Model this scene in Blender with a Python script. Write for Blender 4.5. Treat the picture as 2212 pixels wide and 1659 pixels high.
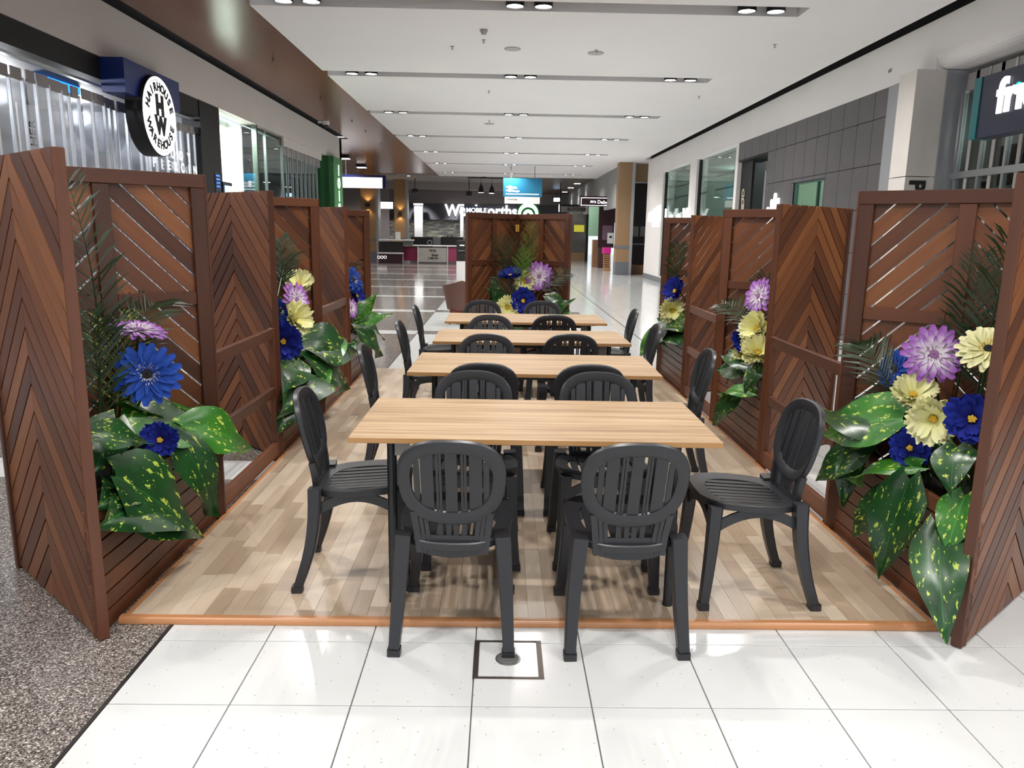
import bpy, math, random
from mathutils import Vector, Matrix, Euler
random.seed(7)
for o in list(bpy.data.objects): bpy.data.objects.remove(o)
SC = bpy.context.scene
COL = SC.collection

# ------------------------------------------------------------------ camera
W, H = 2212, 1659
FPX, YAW, PITCH, ROLL, CH = 1646.735, -0.016462, 0.196294, 0.017186, 1.54543
_cy, _sy, _cp, _sp = math.cos(YAW), math.sin(YAW), math.cos(PITCH), math.sin(PITCH)
FWD = Vector((-_sy*_cp, _cy*_cp, -_sp)); _r = Vector((_cy, _sy, 0)); _u = _r.cross(FWD)
RGT = math.cos(ROLL)*_r + math.sin(ROLL)*_u
UPV = -math.sin(ROLL)*_r + math.cos(ROLL)*_u
CAM = Vector((0, 0, CH))
cd = bpy.data.cameras.new('camera'); cam = bpy.data.objects.new('camera', cd); COL.objects.link(cam)
cd.sensor_width = 36; cd.lens = 36*FPX/W; cd.clip_end = 300; cd.clip_start = 0.05
cam.matrix_world = Matrix(((RGT.x, UPV.x, -FWD.x, 0), (RGT.y, UPV.y, -FWD.y, 0), (RGT.z, UPV.z, -FWD.z, CH), (0, 0, 0, 1)))
SC.camera = cam
def at(px, py, X=None, Y=None, Z=None):
    """world point seen at a photo pixel on the plane X=, Y= or Z="""
    d = FWD + (px-W/2)/FPX*RGT - (py-H/2)/FPX*UPV
    t = X/d.x if X is not None else (Y/d.y if Y is not None else (Z-CH)/d.z)
    return CAM + t*d

# ------------------------------------------------------------------ world, exposure
wd = bpy.data.worlds.new('world'); SC.world = wd; wd.use_nodes = True
wd.node_tree.nodes['Background'].inputs[0].default_value = (0.86, 0.93, 1.0, 1)
wd.node_tree.nodes['Background'].inputs[1].default_value = 1.1
SC.view_settings.view_transform = 'Standard'; SC.view_settings.look = 'None'
SC.view_settings.gamma = 1; SC.view_settings.use_curve_mapping = False
SC.view_settings.exposure = 0.0
SC.cycles.max_bounces = 4; SC.cycles.diffuse_bounces = 3; SC.cycles.glossy_bounces = 2; SC.cycles.transmission_bounces = 3
SC.cycles.transparent_max_bounces = 8; SC.cycles.adaptive_threshold = 0.09; SC.cycles.adaptive_min_samples = 16; SC.cycles.caustics_reflective = False; SC.cycles.caustics_refractive = False
LAMP_W = 156.0         # watts of one ceiling downlight
SLOT_Y = [-7.6, -3.25, 1.1, 5.45, 9.82, 14.05, 18.4, 22.75, 27.1, 31.6, 36.3]
PAIR_X = [(-2.63, -2.30), (0.12, 0.46), (2.90, 3.25)]
CZ = 4.2

# ------------------------------------------------------------------ helpers
def tag(o, label=None, cat=None, group=None, kind=None):
    if label: o['label'] = label
    if cat: o['category'] = cat
    if group: o['group'] = group
    if kind: o['kind'] = kind
    return o
def empty(name, loc=(0, 0, 0), rz=0.0, parent=None):
    o = bpy.data.objects.new(name, None); COL.objects.link(o)
    o.location = loc; o.rotation_euler = (0, 0, rz); o.empty_display_size = 0.05
    if parent: o.parent = parent
    return o
def link(name, mesh, parent=None, mw=None):
    o = bpy.data.objects.new(name, mesh); COL.objects.link(o)
    if parent: o.parent = parent
    if mw is not None: o.matrix_local = mw
    return o
def copy_tree(o, parent=None):
    c = o.copy(); COL.objects.link(c); c.parent = parent
    for ch in o.children: copy_tree(ch, c)
    return c
class MB:
    def __init__(s): s.v = []; s.f = []; s.mi = []
    def raw(s, vs, fs, M=None, m=0):
        b = len(s.v)
        s.v += [tuple(M @ Vector(v)) for v in vs] if M is not None else [tuple(v) for v in vs]
        s.f += [tuple(i+b for i in f) for f in fs]; s.mi += [m]*len(fs); return s
    def box(s, x0, x1, y0, y1, z0, z1, M=None, m=0):
        vs = [(x0,y0,z0),(x1,y0,z0),(x1,y1,z0),(x0,y1,z0),(x0,y0,z1),(x1,y0,z1),(x1,y1,z1),(x0,y1,z1)]
        return s.raw(vs, [(0,3,2,1),(4,5,6,7),(0,1,5,4),(1,2,6,5),(2,3,7,6),(3,0,4,7)], M, m)
    def bbox(s, x0, x1, y0, y1, z0, z1, b=0.004, M=None, m=0):
        """box with a small chamfer on every edge"""
        xs, ys, zs = (x0, x1), (y0, y1), (z0, z1); vs = []; idx = {}
        for i in (0, 1):
            for j in (0, 1):
                for k in (0, 1):
                    sx, sy, sz = (1-2*i)*b, (1-2*j)*b, (1-2*k)*b
                    for a in range(3):
                        p = [xs[i], ys[j], zs[k]]
                        if a != 0: p[0] += sx
                        if a != 1: p[1] += sy
                        if a != 2: p[2] += sz
                        idx[i, j, k, a] = len(vs); vs.append(tuple(p))
        g = lambda i, j, k, a: idx[i, j, k, a]
        fs = [(g(0,0,0,0),g(0,0,1,0),g(0,1,1,0),g(0,1,0,0)), (g(1,0,0,0),g(1,1,0,0),g(1,1,1,0),g(1,0,1,0)),
              (g(0,0,0,1),g(1,0,0,1),g(1,0,1,1),g(0,0,1,1)), (g(0,1,0,1),g(0,1,1,1),g(1,1,1,1),g(1,1,0,1)),
              (g(0,0,0,2),g(0,1,0,2),g(1,1,0,2),g(1,0,0,2)), (g(0,0,1,2),g(1,0,1,2),g(1,1,1,2),g(0,1,1,2))]
        for i in (0, 1):
            for j in (0, 1):
                for k in (0, 1): fs.append((g(i,j,k,0), g(i,j,k,1), g(i,j,k,2)))
        for j in (0, 1):
            for k in (0, 1): fs.append((g(0,j,k,1), g(1,j,k,1), g(1,j,k,2), g(0,j,k,2)))
        for i in (0, 1):
            for k in (0, 1): fs.append((g(i,0,k,0), g(i,1,k,0), g(i,1,k,2), g(i,0,k,2)))
        for i in (0, 1):
            for j in (0, 1): fs.append((g(i,j,0,0), g(i,j,1,0), g(i,j,1,1), g(i,j,0,1)))
        return s.raw(vs, fs, M, m)
    def prism(s, poly, a, b, axis='z', M=None, m=0):
        """extrude a 2-D polygon between a and b along an axis"""
        n = len(poly)
        mk = {'z': lambda p, t: (p[0], p[1], t), 'y': lambda p, t: (p[0], t, p[1]), 'x': lambda p, t: (t, p[0], p[1])}[axis]
        vs = [mk(p, a) for p in poly] + [mk(p, b) for p in poly]
        fs = [tuple(range(n))[::-1], tuple(range(n, 2*n))] + [(i, (i+1) % n, n+(i+1) % n, n+i) for i in range(n)]
        return s.raw(vs, fs, M, m)
    def cyl(s, c, r, z0, z1, n=16, r1=None, M=None, m=0):
        r1 = r if r1 is None else r1
        vs = [(c[0]+r*math.cos(2*math.pi*i/n), c[1]+r*math.sin(2*math.pi*i/n), z0) for i in range(n)]
        vs += [(c[0]+r1*math.cos(2*math.pi*i/n), c[1]+r1*math.sin(2*math.pi*i/n), z1) for i in range(n)]
        fs = [tuple(range(n))[::-1], tuple(range(n, 2*n))] + [(i, (i+1) % n, n+(i+1) % n, n+i) for i in range(n)]
        return s.raw(vs, fs, M, m)
    def lathe(s, prof, n=20, M=None, m=0, cap=True):
        vs = []; fs = []
        for r, z in prof:
            vs += [(r*math.cos(2*math.pi*i/n), r*math.sin(2*math.pi*i/n), z) for i in range(n)]
        for j in range(len(prof)-1):
            for i in range(n):
                fs.append((j*n+i, j*n+(i+1) % n, (j+1)*n+(i+1) % n, (j+1)*n+i))
        if cap:
            fs.append(tuple(range(n))[::-1]); fs.append(tuple(range((len(prof)-1)*n, len(prof)*n)))
        return s.raw(vs, fs, M, m)
    def sweep(s, path, secs, side=None, M=None, m=0, closed=False):
        """sweep rectangular/poly sections (list of 2-D points per path point) along a path"""
        n = len(secs[0]); vs = []; fs = []; N = len(path)
        P = [Vector(p) for p in path]
        for i, p in enumerate(P):
            if closed: t = P[(i+1) % N]-P[i-1]
            else: t = P[min(i+1, N-1)]-P[max(i-1, 0)]
            t.normalize()
            sd = Vector(side[i]) if side and isinstance(side[0], (tuple, list, Vector)) else Vector(side if side else (1, 0, 0))
            a = sd - t*sd.dot(t)
            if a.length < 1e-5: a = t.orthogonal()
            a.normalize(); b = t.cross(a)
            for q in secs[i]: vs.append(tuple(p + a*q[0] + b*q[1]))
        L = N if closed else N-1
        for i in range(L):
            k = (i+1) % N
            for j in range(n):
                fs.append((i*n+j, i*n+(j+1) % n, k*n+(j+1) % n, k*n+j))
        if not closed:
            fs.append(tuple(range(n))[::-1]); fs.append(tuple(range((N-1)*n, N*n)))
        return s.raw(vs, fs, M, m)
    def tube(s, path, r, n=8, M=None, m=0):
        rr = r if isinstance(r, (list, tuple)) else [r]*len(path)
        secs = [[(k*math.cos(2*math.pi*i/n), k*math.sin(2*math.pi*i/n)) for i in range(n)] for k in rr]
        d = Vector(path[-1])-Vector(path[0])
        return s.sweep(path, secs, side=(0.3, 1, 0.2) if abs(d.normalized().x) > .8 else (1, .1, .05), M=M, m=m)
    def mesh(s, name, mats, smooth=None):
        me = bpy.data.meshes.new(name); me.from_pydata(s.v, [], s.f)
        if not isinstance(mats, (list, tuple)): mats = [mats]
        for k in mats: me.materials.append(k)
        if len(mats) > 1: me.polygons.foreach_set('material_index', s.mi)
        me.validate()
        import bmesh
        bm = bmesh.new(); bm.from_mesh(me); bmesh.ops.recalc_face_normals(bm, faces=bm.faces); bm.to_mesh(me); bm.free()
        if smooth:
            me.polygons.foreach_set('use_smooth', [True]*len(me.polygons))
            me.set_sharp_from_angle(angle=math.radians(smooth))
        me.update(); return me
    def build(s, name, mats, parent=None, smooth=None, mw=None):
        return link(name, s.mesh(name, mats, smooth), parent, mw)
def rrect(w, h, r, n=5, cx=0, cy=0):
    pts = []
    for sx, sy, a0 in ((1, 1, 0), (-1, 1, 90), (-1, -1, 180), (1, -1, 270)):
        for i in range(n+1):
            a = math.radians(a0+90*i/n); pts.append((cx+sx*(w/2-r)+r*math.cos(a), cy+sy*(h/2-r)+r*math.sin(a)))
    return pts
def superell(a, b, e, n, cx=0, cy=0):
    out = []
    for i in range(n):
        t = 2*math.pi*i/n; c, q = math.cos(t), math.sin(t)
        out.append((cx+a*math.copysign(abs(c)**(2/e), c), cy+b*math.copysign(abs(q)**(2/e), q)))
    return out
def frame_from(y, zhint):
    """matrix whose local +Y runs along y and whose local +Z is near zhint"""
    y = Vector(y).normalized(); z = Vector(zhint); z = (z-y*z.dot(y))
    if z.length < 1e-4: z = y.orthogonal()
    z.normalize(); x = y.cross(z)
    return Matrix(((x.x, y.x, z.x), (x.y, y.y, z.y), (x.z, y.z, z.z))).to_4x4()
def text_mesh(txt, size, mat, depth=0.01, bold=0.0, align='CENTER', name='lettering'):
    cu = bpy.data.curves.new('t', 'FONT'); cu.body = txt; cu.size = size; cu.extrude = depth; cu.offset = bold
    cu.align_x = align; cu.align_y = 'CENTER'; cu.resolution_u = 4
    ob = bpy.data.objects.new('t', cu); COL.objects.link(ob)
    dg = bpy.context.evaluated_depsgraph_get(); me = bpy.data.meshes.new_from_object(ob.evaluated_get(dg))
    bpy.data.objects.remove(ob); bpy.data.curves.remove(cu)
    me.name = name; me.materials.clear(); me.materials.append(mat); return me
# text facing matrices: columns are text right, text up, normal
def face_mat(pos, right, up):
    r = Vector(right).normalized(); u = Vector(up).normalized(); n = r.cross(u)
    return Matrix(((r.x, u.x, n.x, pos[0]), (r.y, u.y, n.y, pos[1]), (r.z, u.z, n.z, pos[2]), (0, 0, 0, 1)))

# ------------------------------------------------------------------ materials
def srgb(r, g, b):
    f = lambda c: (c/255/12.92) if c/255 <= .04045 else ((c/255+.055)/1.055)**2.4
    return (f(r), f(g), f(b), 1)
def new_mat(name):
    m = bpy.data.materials.new(name); m.use_nodes = True
    nt = m.node_tree; b = nt.nodes['Principled BSDF']; return m, nt, b
def plain(name, col, rough=.5, metal=0.0, emit=0.0, noise=0.0, scale=20, spec=.5, bump=0.0, bscale=200, ecol=None):
    m, nt, b = new_mat(name)
    b.inputs['Base Color'].default_value = col; b.inputs['Roughness'].default_value = rough
    b.inputs['Metallic'].default_value = metal; b.inputs['Specular IOR Level'].default_value = spec
    if emit:
        b.inputs['Emission Color'].default_value = ecol or col; b.inputs['Emission Strength'].default_value = emit; m.cycles.emission_sampling = 'NONE'
    N = nt.nodes; L = nt.links
    if noise:
        tc = N.new('ShaderNodeTexCoord'); nz = N.new('ShaderNodeTexNoise'); nz.inputs['Scale'].default_value = scale; nz.inputs['Detail'].default_value = 2
        mx = N.new('ShaderNodeMixRGB'); mx.blend_type = 'MULTIPLY'; mx.inputs[0].default_value = 1
        rp = N.new('ShaderNodeValToRGB'); rp.color_ramp.elements[0].color = (1-noise, 1-noise, 1-noise, 1); rp.color_ramp.elements[0].position = .3; rp.color_ramp.elements[1].position = .7
        L.new(tc.outputs['Object'], nz.inputs['Vector']); L.new(nz.outputs['Fac'], rp.inputs[0])
        mx.inputs[1].default_value = col; L.new(rp.outputs[0], mx.inputs[2]); L.new(mx.outputs[0], b.inputs['Base Color'])
    if bump:
        tc = N.new('ShaderNodeTexCoord'); nz = N.new('ShaderNodeTexNoise'); nz.inputs['Scale'].default_value = bscale
        bp = N.new('ShaderNodeBump'); bp.inputs['Strength'].default_value = bump; bp.inputs['Distance'].default_value = .002
        L.new(tc.outputs['Object'], nz.inputs['Vector']); L.new(nz.outputs['Fac'], bp.inputs['Height']); L.new(bp.outputs[0], b.inputs['Normal'])
    return m
def wood(name, cols, along='x', ang=0.0, rough=.42, sc=1.0, rnd=True, contrast=.45):
    """grained timber: random tone per board, fibres along one local axis (rotated by ang about Y)"""
    m, nt, b = new_mat(name); N = nt.nodes; L = nt.links
    tc = N.new('ShaderNodeTexCoord'); oi = N.new('ShaderNodeObjectInfo')
    mp1 = N.new('ShaderNodeMapping'); mp1.inputs['Rotation'].default_value = (0, ang, 0)
    add = N.new('ShaderNodeVectorMath'); add.operation = 'ADD'
    mul = N.new('ShaderNodeVectorMath'); mul.operation = 'SCALE'; mul.inputs[0].default_value = (13, 7, 29)
    L.new(oi.outputs['Random'], mul.inputs['Scale']); L.new(tc.outputs['Object'], mp1.inputs['Vector'])
    L.new(mp1.outputs[0], add.inputs[0])
    if rnd: L.new(mul.outputs[0], add.inputs[1])
    mp = N.new('ShaderNodeMapping'); s = {'x': (1.6, 26, 26), 'y': (26, 1.6, 26), 'z': (26, 26, 1.6)}[along]
    mp.inputs['Scale'].default_value = tuple(k*sc for k in s)
    L.new(add.outputs[0], mp.inputs['Vector'])
    nz = N.new('ShaderNodeTexNoise'); nz.inputs['Scale'].default_value = 1.0; nz.inputs['Detail'].default_value = 3; nz.inputs['Roughness'].default_value = .62
    L.new(mp.outputs[0], nz.inputs['Vector'])
    rp = N.new('ShaderNodeValToRGB'); e = rp.color_ramp.elements
    e[0].position = 0; e[0].color = cols[0]; e[1].position = 1; e[1].color = cols[-1]
    for i, c in enumerate(cols[1:-1]):
        k = e.new((i+1)/(len(cols)-1)); k.color = c
    mix = N.new('ShaderNodeMath'); mix.operation = 'MULTIPLY_ADD'; mix.inputs[1].default_value = contrast
    L.new(nz.outputs['Fac'], mix.inputs[0])
    if rnd:
        sub = N.new('ShaderNodeMath'); sub.operation = 'MULTIPLY_ADD'; sub.inputs[1].default_value = .60; sub.inputs[2].default_value = .20-contrast/2
        L.new(oi.outputs['Random'], sub.inputs[0]); L.new(sub.outputs[0], mix.inputs[2])
    else: mix.inputs[2].default_value = .5-contrast/2
    L.new(mix.outputs[0], rp.inputs[0]); L.new(rp.outputs[0], b.inputs['Base Color'])
    b.inputs['Roughness'].default_value = rough
    return m
MER = [srgb(58, 31, 18), srgb(81, 45, 25), srgb(104, 59, 32), srgb(127, 76, 41), srgb(152, 97, 54)]
M = {}
M['slat_l'] = wood('merbau_slat_rising', MER, 'x', math.radians(45))
M['slat_r'] = wood('merbau_slat_falling', MER, 'x', math.radians(-45))
MER2 = [srgb(56, 30, 17), srgb(77, 42, 24), srgb(95, 53, 30), srgb(113, 66, 37)]
M['wood_h'] = wood('merbau_rail', MER2, 'x'); M['wood_v'] = wood('merbau_post', MER2, 'z')
M['wood_y'] = wood('merbau_slat_level', MER2, 'y')
M['chair'] = plain('charcoal_plastic', srgb(37, 38, 42), .38)
M['steel_black'] = plain('black_powdercoat', srgb(20, 20, 22), .35)
M['plate'] = plain('grey_plate', srgb(140, 138, 134), .5)
M['white'] = plain('white_paint', srgb(226, 224, 222), .7, noise=.03, scale=2)
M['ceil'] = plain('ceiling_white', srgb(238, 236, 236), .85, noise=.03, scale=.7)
M['slotgrey'] = plain('slot_grey', srgb(150, 146, 144), .8)
M['black'] = plain('black_gap', srgb(14, 13, 14), .6)
M['fascia_l'] = plain('fascia_beige', srgb(218, 210, 206), .7, noise=.04, scale=1)
M['fascia_r'] = plain('fascia_white', srgb(234, 230, 228), .6, noise=.03, scale=1)
M['alu'] = plain('aluminium', srgb(178, 180, 182), .32, .85)
M['lens'] = plain('lamp_lens', (1, 1, 1, 1), .5, emit=14)
M['lampblack'] = plain('lamp_black', srgb(16, 15, 16), .4)
M['soil'] = plain('planter_liner_black', srgb(12, 12, 12), .8)
def laminate():
    m, nt, b = new_mat('table_laminate'); N = nt.nodes; L = nt.links
    tc = N.new('ShaderNodeTexCoord'); mp = N.new('ShaderNodeMapping'); mp.inputs['Scale'].default_value = (1.2, 34, 34)
    nz = N.new('ShaderNodeTexNoise'); nz.inputs['Scale'].default_value = 1; nz.inputs['Detail'].default_value = 3; nz.inputs['Roughness'].default_value = .6
    rp = N.new('ShaderNodeValToRGB'); e = rp.color_ramp.elements
    e[0].position = .34; e[0].color = srgb(146, 117, 86); e[1].position = .66; e[1].color = srgb(190, 164, 130)
    k = e.new(.5); k.color = srgb(170, 141, 107)
    L.new(tc.outputs['Object'], mp.inputs[0]); L.new(mp.outputs[0], nz.inputs['Vector']); L.new(nz.outputs['Fac'], rp.inputs[0]); L.new(rp.outputs[0], b.inputs['Base Color'])
    b.inputs['Roughness'].default_value = .38
    return m
M['laminate'] = laminate()
M['lam_edge'] = wood('table_edge', [srgb(150, 108, 62), srgb(182, 138, 88)], 'x', rnd=False)
def tile_mat(name, col, joints=False, rough=.12):
    m, nt, b = new_mat(name); N = nt.nodes; L = nt.links
    tc = N.new('ShaderNodeTexCoord'); ge = N.new('ShaderNodeNewGeometry')
    vo = N.new('ShaderNodeTexVoronoi'); vo.inputs['Scale'].default_value = 42
    L.new(ge.outputs['Position'], vo.inputs['Vector'])
    cmp = N.new('ShaderNodeMath'); cmp.operation = 'LESS_THAN'; cmp.inputs[1].default_value = .13; L.new(vo.outputs['Distance'], cmp.inputs[0])
    sep = N.new('ShaderNodeSeparateColor'); L.new(vo.outputs['Color'], sep.inputs[0])
    gt = N.new('ShaderNodeMath'); gt.operation = 'GREATER_THAN'; gt.inputs[1].default_value = .72; L.new(sep.outputs[0], gt.inputs[0])
    sp = N.new('ShaderNodeMath'); sp.operation = 'MULTIPLY'; L.new(cmp.outputs[0], sp.inputs[0]); L.new(gt.outputs[0], sp.inputs[1])
    nz = N.new('ShaderNodeTexNoise'); nz.inputs['Scale'].default_value = 3; L.new(ge.outputs['Position'], nz.inputs['Vector'])
    rp = N.new('ShaderNodeValToRGB'); rp.color_ramp.elements[0].position = .3; rp.color_ramp.elements[0].color = tuple(c*.955 for c in col[:3])+(1,); rp.color_ramp.elements[1].position = .7; rp.color_ramp.elements[1].color = col
    L.new(nz.outputs['Fac'], rp.inputs[0])
    mx = N.new('ShaderNodeMixRGB'); mx.inputs[2].default_value = tuple(c*.62 for c in col[:3])+(1,)
    L.new(sp.outputs[0], mx.inputs[0]); L.new(rp.outputs[0], mx.inputs[1]); out = mx.outputs[0]
    if joints:
        sx = N.new('ShaderNodeSeparateXYZ'); L.new(ge.outputs['Position'], sx.inputs[0]); facs = []
        for ax, off in ((0, -1.2782), (1, 2.6746)):
            a = N.new('ShaderNodeMath'); a.operation = 'SUBTRACT'; a.inputs[1].default_value = off-40; L.new(sx.outputs[ax], a.inputs[0])
            w = N.new('ShaderNodeMath'); w.operation = 'MODULO'; w.inputs[1].default_value = .4; L.new(a.outputs[0], w.inputs[0])
            d = N.new('ShaderNodeMath'); d.operation = 'LESS_THAN'; d.inputs[1].default_value = .003; L.new(w.outputs[0], d.inputs[0]); facs.append(d)
        o = N.new('ShaderNodeMath'); o.operation = 'MAXIMUM'; L.new(facs[0].outputs[0], o.inputs[0]); L.new(facs[1].outputs[0], o.inputs[1])
        m2 = N.new('ShaderNodeMixRGB'); m2.inputs[2].default_value = srgb(150, 148, 146); L.new(o.outputs[0], m2.inputs[0]); L.new(out, m2.inputs[1]); out = m2.outputs[0]
    L.new(out, b.inputs['Base Color']); b.inputs['Roughness'].default_value = rough
    return m
WT = srgb(211, 212, 211)
M['tile'] = tile_mat('white_terrazzo_tile', WT, rough=.16); M['tile_far'] = tile_mat('white_terrazzo_far', WT, True, rough=.1)
M['grout'] = plain('grout', srgb(120, 118, 116), .8)
def terrazzo():
    m, nt, b = new_mat('grey_terrazzo'); N = nt.nodes; L = nt.links
    ge = N.new('ShaderNodeNewGeometry')
    vo = N.new('ShaderNodeTexVoronoi'); vo.inputs['Scale'].default_value = 210; L.new(ge.outputs['Position'], vo.inputs['Vector'])
    sep = N.new('ShaderNodeSeparateColor'); L.new(vo.outputs['Color'], sep.inputs[0])
    rp = N.new('ShaderNodeValToRGB'); e = rp.color_ramp.elements; rp.color_ramp.interpolation = 'CONSTANT'
    e[0].position = 0; e[0].color = srgb(64, 58, 56); e[1].position = .26; e[1].color = srgb(112, 104, 100)
    for p, c in ((.62, srgb(132, 124, 118)), (.8, srgb(170, 162, 154)), (.92, srgb(206, 200, 192))): k = e.new(p); k.color = c
    L.new(sep.outputs[0], rp.inputs[0]); L.new(rp.outputs[0], b.inputs['Base Color']); b.inputs['Roughness'].default_value = .12
    return m
M['terrazzo'] = terrazzo()
def plank_mat(name, island):
    m, nt, b = new_mat(name); N = nt.nodes; L = nt.links
    oi = N.new('ShaderNodeNewGeometry' if island else 'ShaderNodeObjectInfo'); out = oi.outputs['Random Per Island' if island else 'Random']
    ge = N.new('ShaderNodeNewGeometry'); mp = N.new('ShaderNodeMapping'); mp.inputs['Scale'].default_value = (60, 5, 1); L.new(ge.outputs['Position'], mp.inputs[0])
    nz = N.new('ShaderNodeTexNoise'); nz.inputs['Scale'].default_value = 1; nz.inputs['Detail'].default_value = 4; L.new(mp.outputs[0], nz.inputs['Vector'])
    ma = N.new('ShaderNodeMath'); ma.operation = 'MULTIPLY_ADD'; ma.inputs[1].default_value = .35; L.new(nz.outputs['Fac'], ma.inputs[0])
    m2 = N.new('ShaderNodeMath'); m2.operation = 'MULTIPLY_ADD'; m2.inputs[1].default_value = .8; m2.inputs[2].default_value = -.08; L.new(out, m2.inputs[0]); L.new(m2.outputs[0], ma.inputs[2])
    rp = N.new('ShaderNodeValToRGB'); e = rp.color_ramp.elements
    e[0].position = 0; e[0].color = srgb(156, 135, 114); e[1].position = 1; e[1].color = srgb(206, 190, 170)
    for p, c in ((.3, srgb(174, 153, 131)), (.6, srgb(190, 171, 149))): k = e.new(p); k.color = c
    L.new(ma.outputs[0], rp.inputs[0]); L.new(rp.outputs[0], b.inputs['Base Color']); b.inputs['Roughness'].default_value = .3
    return m
M['plank'] = plank_mat('vinyl_plank', False); M['plank_far'] = plank_mat('vinyl_plank_far', True)
M['trim_wood'] = wood('platform_trim', [srgb(168, 114, 74), srgb(196, 140, 94)], 'x', rnd=False, rough=.3)
M['trim_wood_y'] = wood('platform_trim_side', [srgb(168, 114, 74), srgb(196, 140, 94)], 'y', rnd=False, rough=.3)
M['ceil_wood'] = wood('ceiling_timber_laminate', [srgb(84, 50, 35), srgb(112, 70, 50), srgb(134, 88, 64)], 'x', rnd=False, rough=.27, sc=.45, contrast=.8)
M['pillar_wood'] = wood('pillar_timber', [srgb(136, 106, 74), srgb(166, 134, 98)], 'z', rnd=False, sc=.5)
# ------------------------------------------------------------------ floor
GX0, GY0, T = -1.2782, 2.6746, 0.4
STRIPS = [1.3, 4.78, 8.28, 11.77, 15.03, 18.4, 21.5, 24.7, 28.1, 31.5, 34.9]
PX0, PX1, PY0, PY1, PZ = -1.494, 1.783, 2.79, 8.45, 0.025      # the raised deck
nx = [GX0+T*i for i in range(17)]                               # up to X = 5.12
YN0, YN1 = GY0-T*4, GY0+T*14                                    # tiles are built one by one up to here
fb = MB()
fb.box(GX0, 5.3, -12, YN0, -.05, 0); fb.box(GX0, 5.3, YN1, 60, -.05, 0); fb.box(5.12, 5.3, YN0, YN1, -.05, 0)
fb.box(5.3, 14, 28.4, 60, -.05, 0); fb.box(GX0, 5.12, YN0, YN1, -.06, -.012)
floor = tag(fb.build('floor', M['tile_far']), kind='structure')
gb = MB(); gb.box(GX0, 5.12, YN0, YN1, -.012, -.008); gb.build('grout_bed', M['grout'], floor)
g = .0022
tb = MB(); tb.bbox(g, T-g, g, T-g, -.009, 0, .0012); tile_me = tb.mesh('tile', M['tile'])
for j in range(18):
    for i in range(16):
        y = YN0+T*j; x = GX0+T*i
        if x > PX0-.1 and x+T < PX1+.02 and y > PY0+.05: continue          # under the deck
        if j > 11 and x > 3.4: continue
        o = link('tile', tile_me, floor); o.location = (x, y, 0)
tb = MB(); tb.box(GX0+T*12, 5.12, YN0+12*T, YN1, -.011, 0); tb.build('tile_field', M['tile_far'], floor)
te = MB(); ys = [-12]+[v for s in STRIPS for v in (s-.2, s+.2)]+[60]
for k in range(0, len(ys)-1, 2): te.box(-16, GX0-.013, ys[k], ys[k+1], -.05, 0)
te.build('terrazzo_field', M['terrazzo'], floor)
tb = MB(); tb.box(g, T-g, g, T-g, -.05, 0); strip_me = tb.mesh('tile', M['tile'])
for s in STRIPS:
    if s < 6:
        for i in range(9):
            o = link('tile', strip_me, floor); o.location = (GX0-.013-T*(i+1), s-.2, 0)
        w = MB(); w.box(-16, GX0-.013-T*9, s-.2, s+.2, -.05, 0)
    else:
        w = MB(); w.box(-16, GX0-.013, s-.2, s+.2, -.05, 0)
    w.build('white_strip', M['tile_far'], floor)
    if s > 9:
        w = MB(); w.box(GX0, 1.56, s-.2, s+.2, -.02, .0008); w.build('grey_strip', M['terrazzo'], floor)
w = MB(); w.box(GX0-.013, GX0, -12, 60, -.05, .0006); w.build('divider_strip', plain('divider', srgb(58, 56, 56), .35, .4), floor)
w = MB(); w.box(2.10, 2.118, 8.6, 40, -.02, .0012); w.build('movement_joint', M['black'], floor)
# access cover let into the floor
cv = empty('floor_access_cover', (0.045, 2.56, 0)); tag(cv, 'square white floor outlet cover with steel frame and round grey plug', 'floor cover')
w = MB()
for a in ((-.127, .127, -.127, -.117), (-.127, .127, .117, .127), (-.127, -.108, -.117, .117), (.108, .127, -.117, .117)): w.box(*a, .0005, .004)
w.build('frame', plain('dull_steel', srgb(112, 104, 98), .35, .8), cv)
w = MB(); w.box(-.106, .106, -.115, .115, .0002, .0022); w.build('lid', M['tile'], cv)
w = MB(); w.lathe([(.047, .002), (.047, .004), (.042, .0045)], 28); w.build('plug_ring', M['alu'], cv)
w = MB(); w.lathe([(.039, .002), (.039, .007), (.034, .009)], 28); w.box(-.002, .002, -.03, .03, .0088, .0098); w.build('plug', plain('plug_grey', srgb(96, 96, 94), .5), cv)

# ------------------------------------------------------------------ platform
pf = empty('timber_platform', (0, 0, 0)); tag(pf, 'low platform of pale wood-look planks with an orange timber edge', 'platform')
w = MB(); w.box(PX0+.02, PX1-.02, PY0+.02, PY1-.02, .001, PZ-.004); w.build('base', plain('deck_base', srgb(120, 96, 74), .6), pf)
def quarter(n=5, r=.025, wd=.034):
    return [(0, 0), (wd, 0), (wd, r)] + [(wd-.018-(wd-.018)*math.sin(math.radians(90*i/n)), r*math.cos(math.radians(90*i/n))*1.0) for i in range(n)]
q = quarter()
w = MB(); w.prism([(PY0+a, b+.0015) for a, b in q], PX0, PX1, 'x'); w.build('edge_trim', M['trim_wood'], pf)
w = MB(); w.prism([(PX0+a, b+.0015) for a, b in q], PY0+.034, PY1, 'y'); w.build('edge_trim', M['trim_wood_y'], pf)
w = MB(); w.prism([(PX1-a, b+.0015) for a, b in q], PY0+.034, PY1, 'y'); w.build('edge_trim', M['trim_wood_y'], pf)
PW = .0722; far = MB(); cols = []; cnt = 0
x = PX0+.034
planks = []
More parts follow.
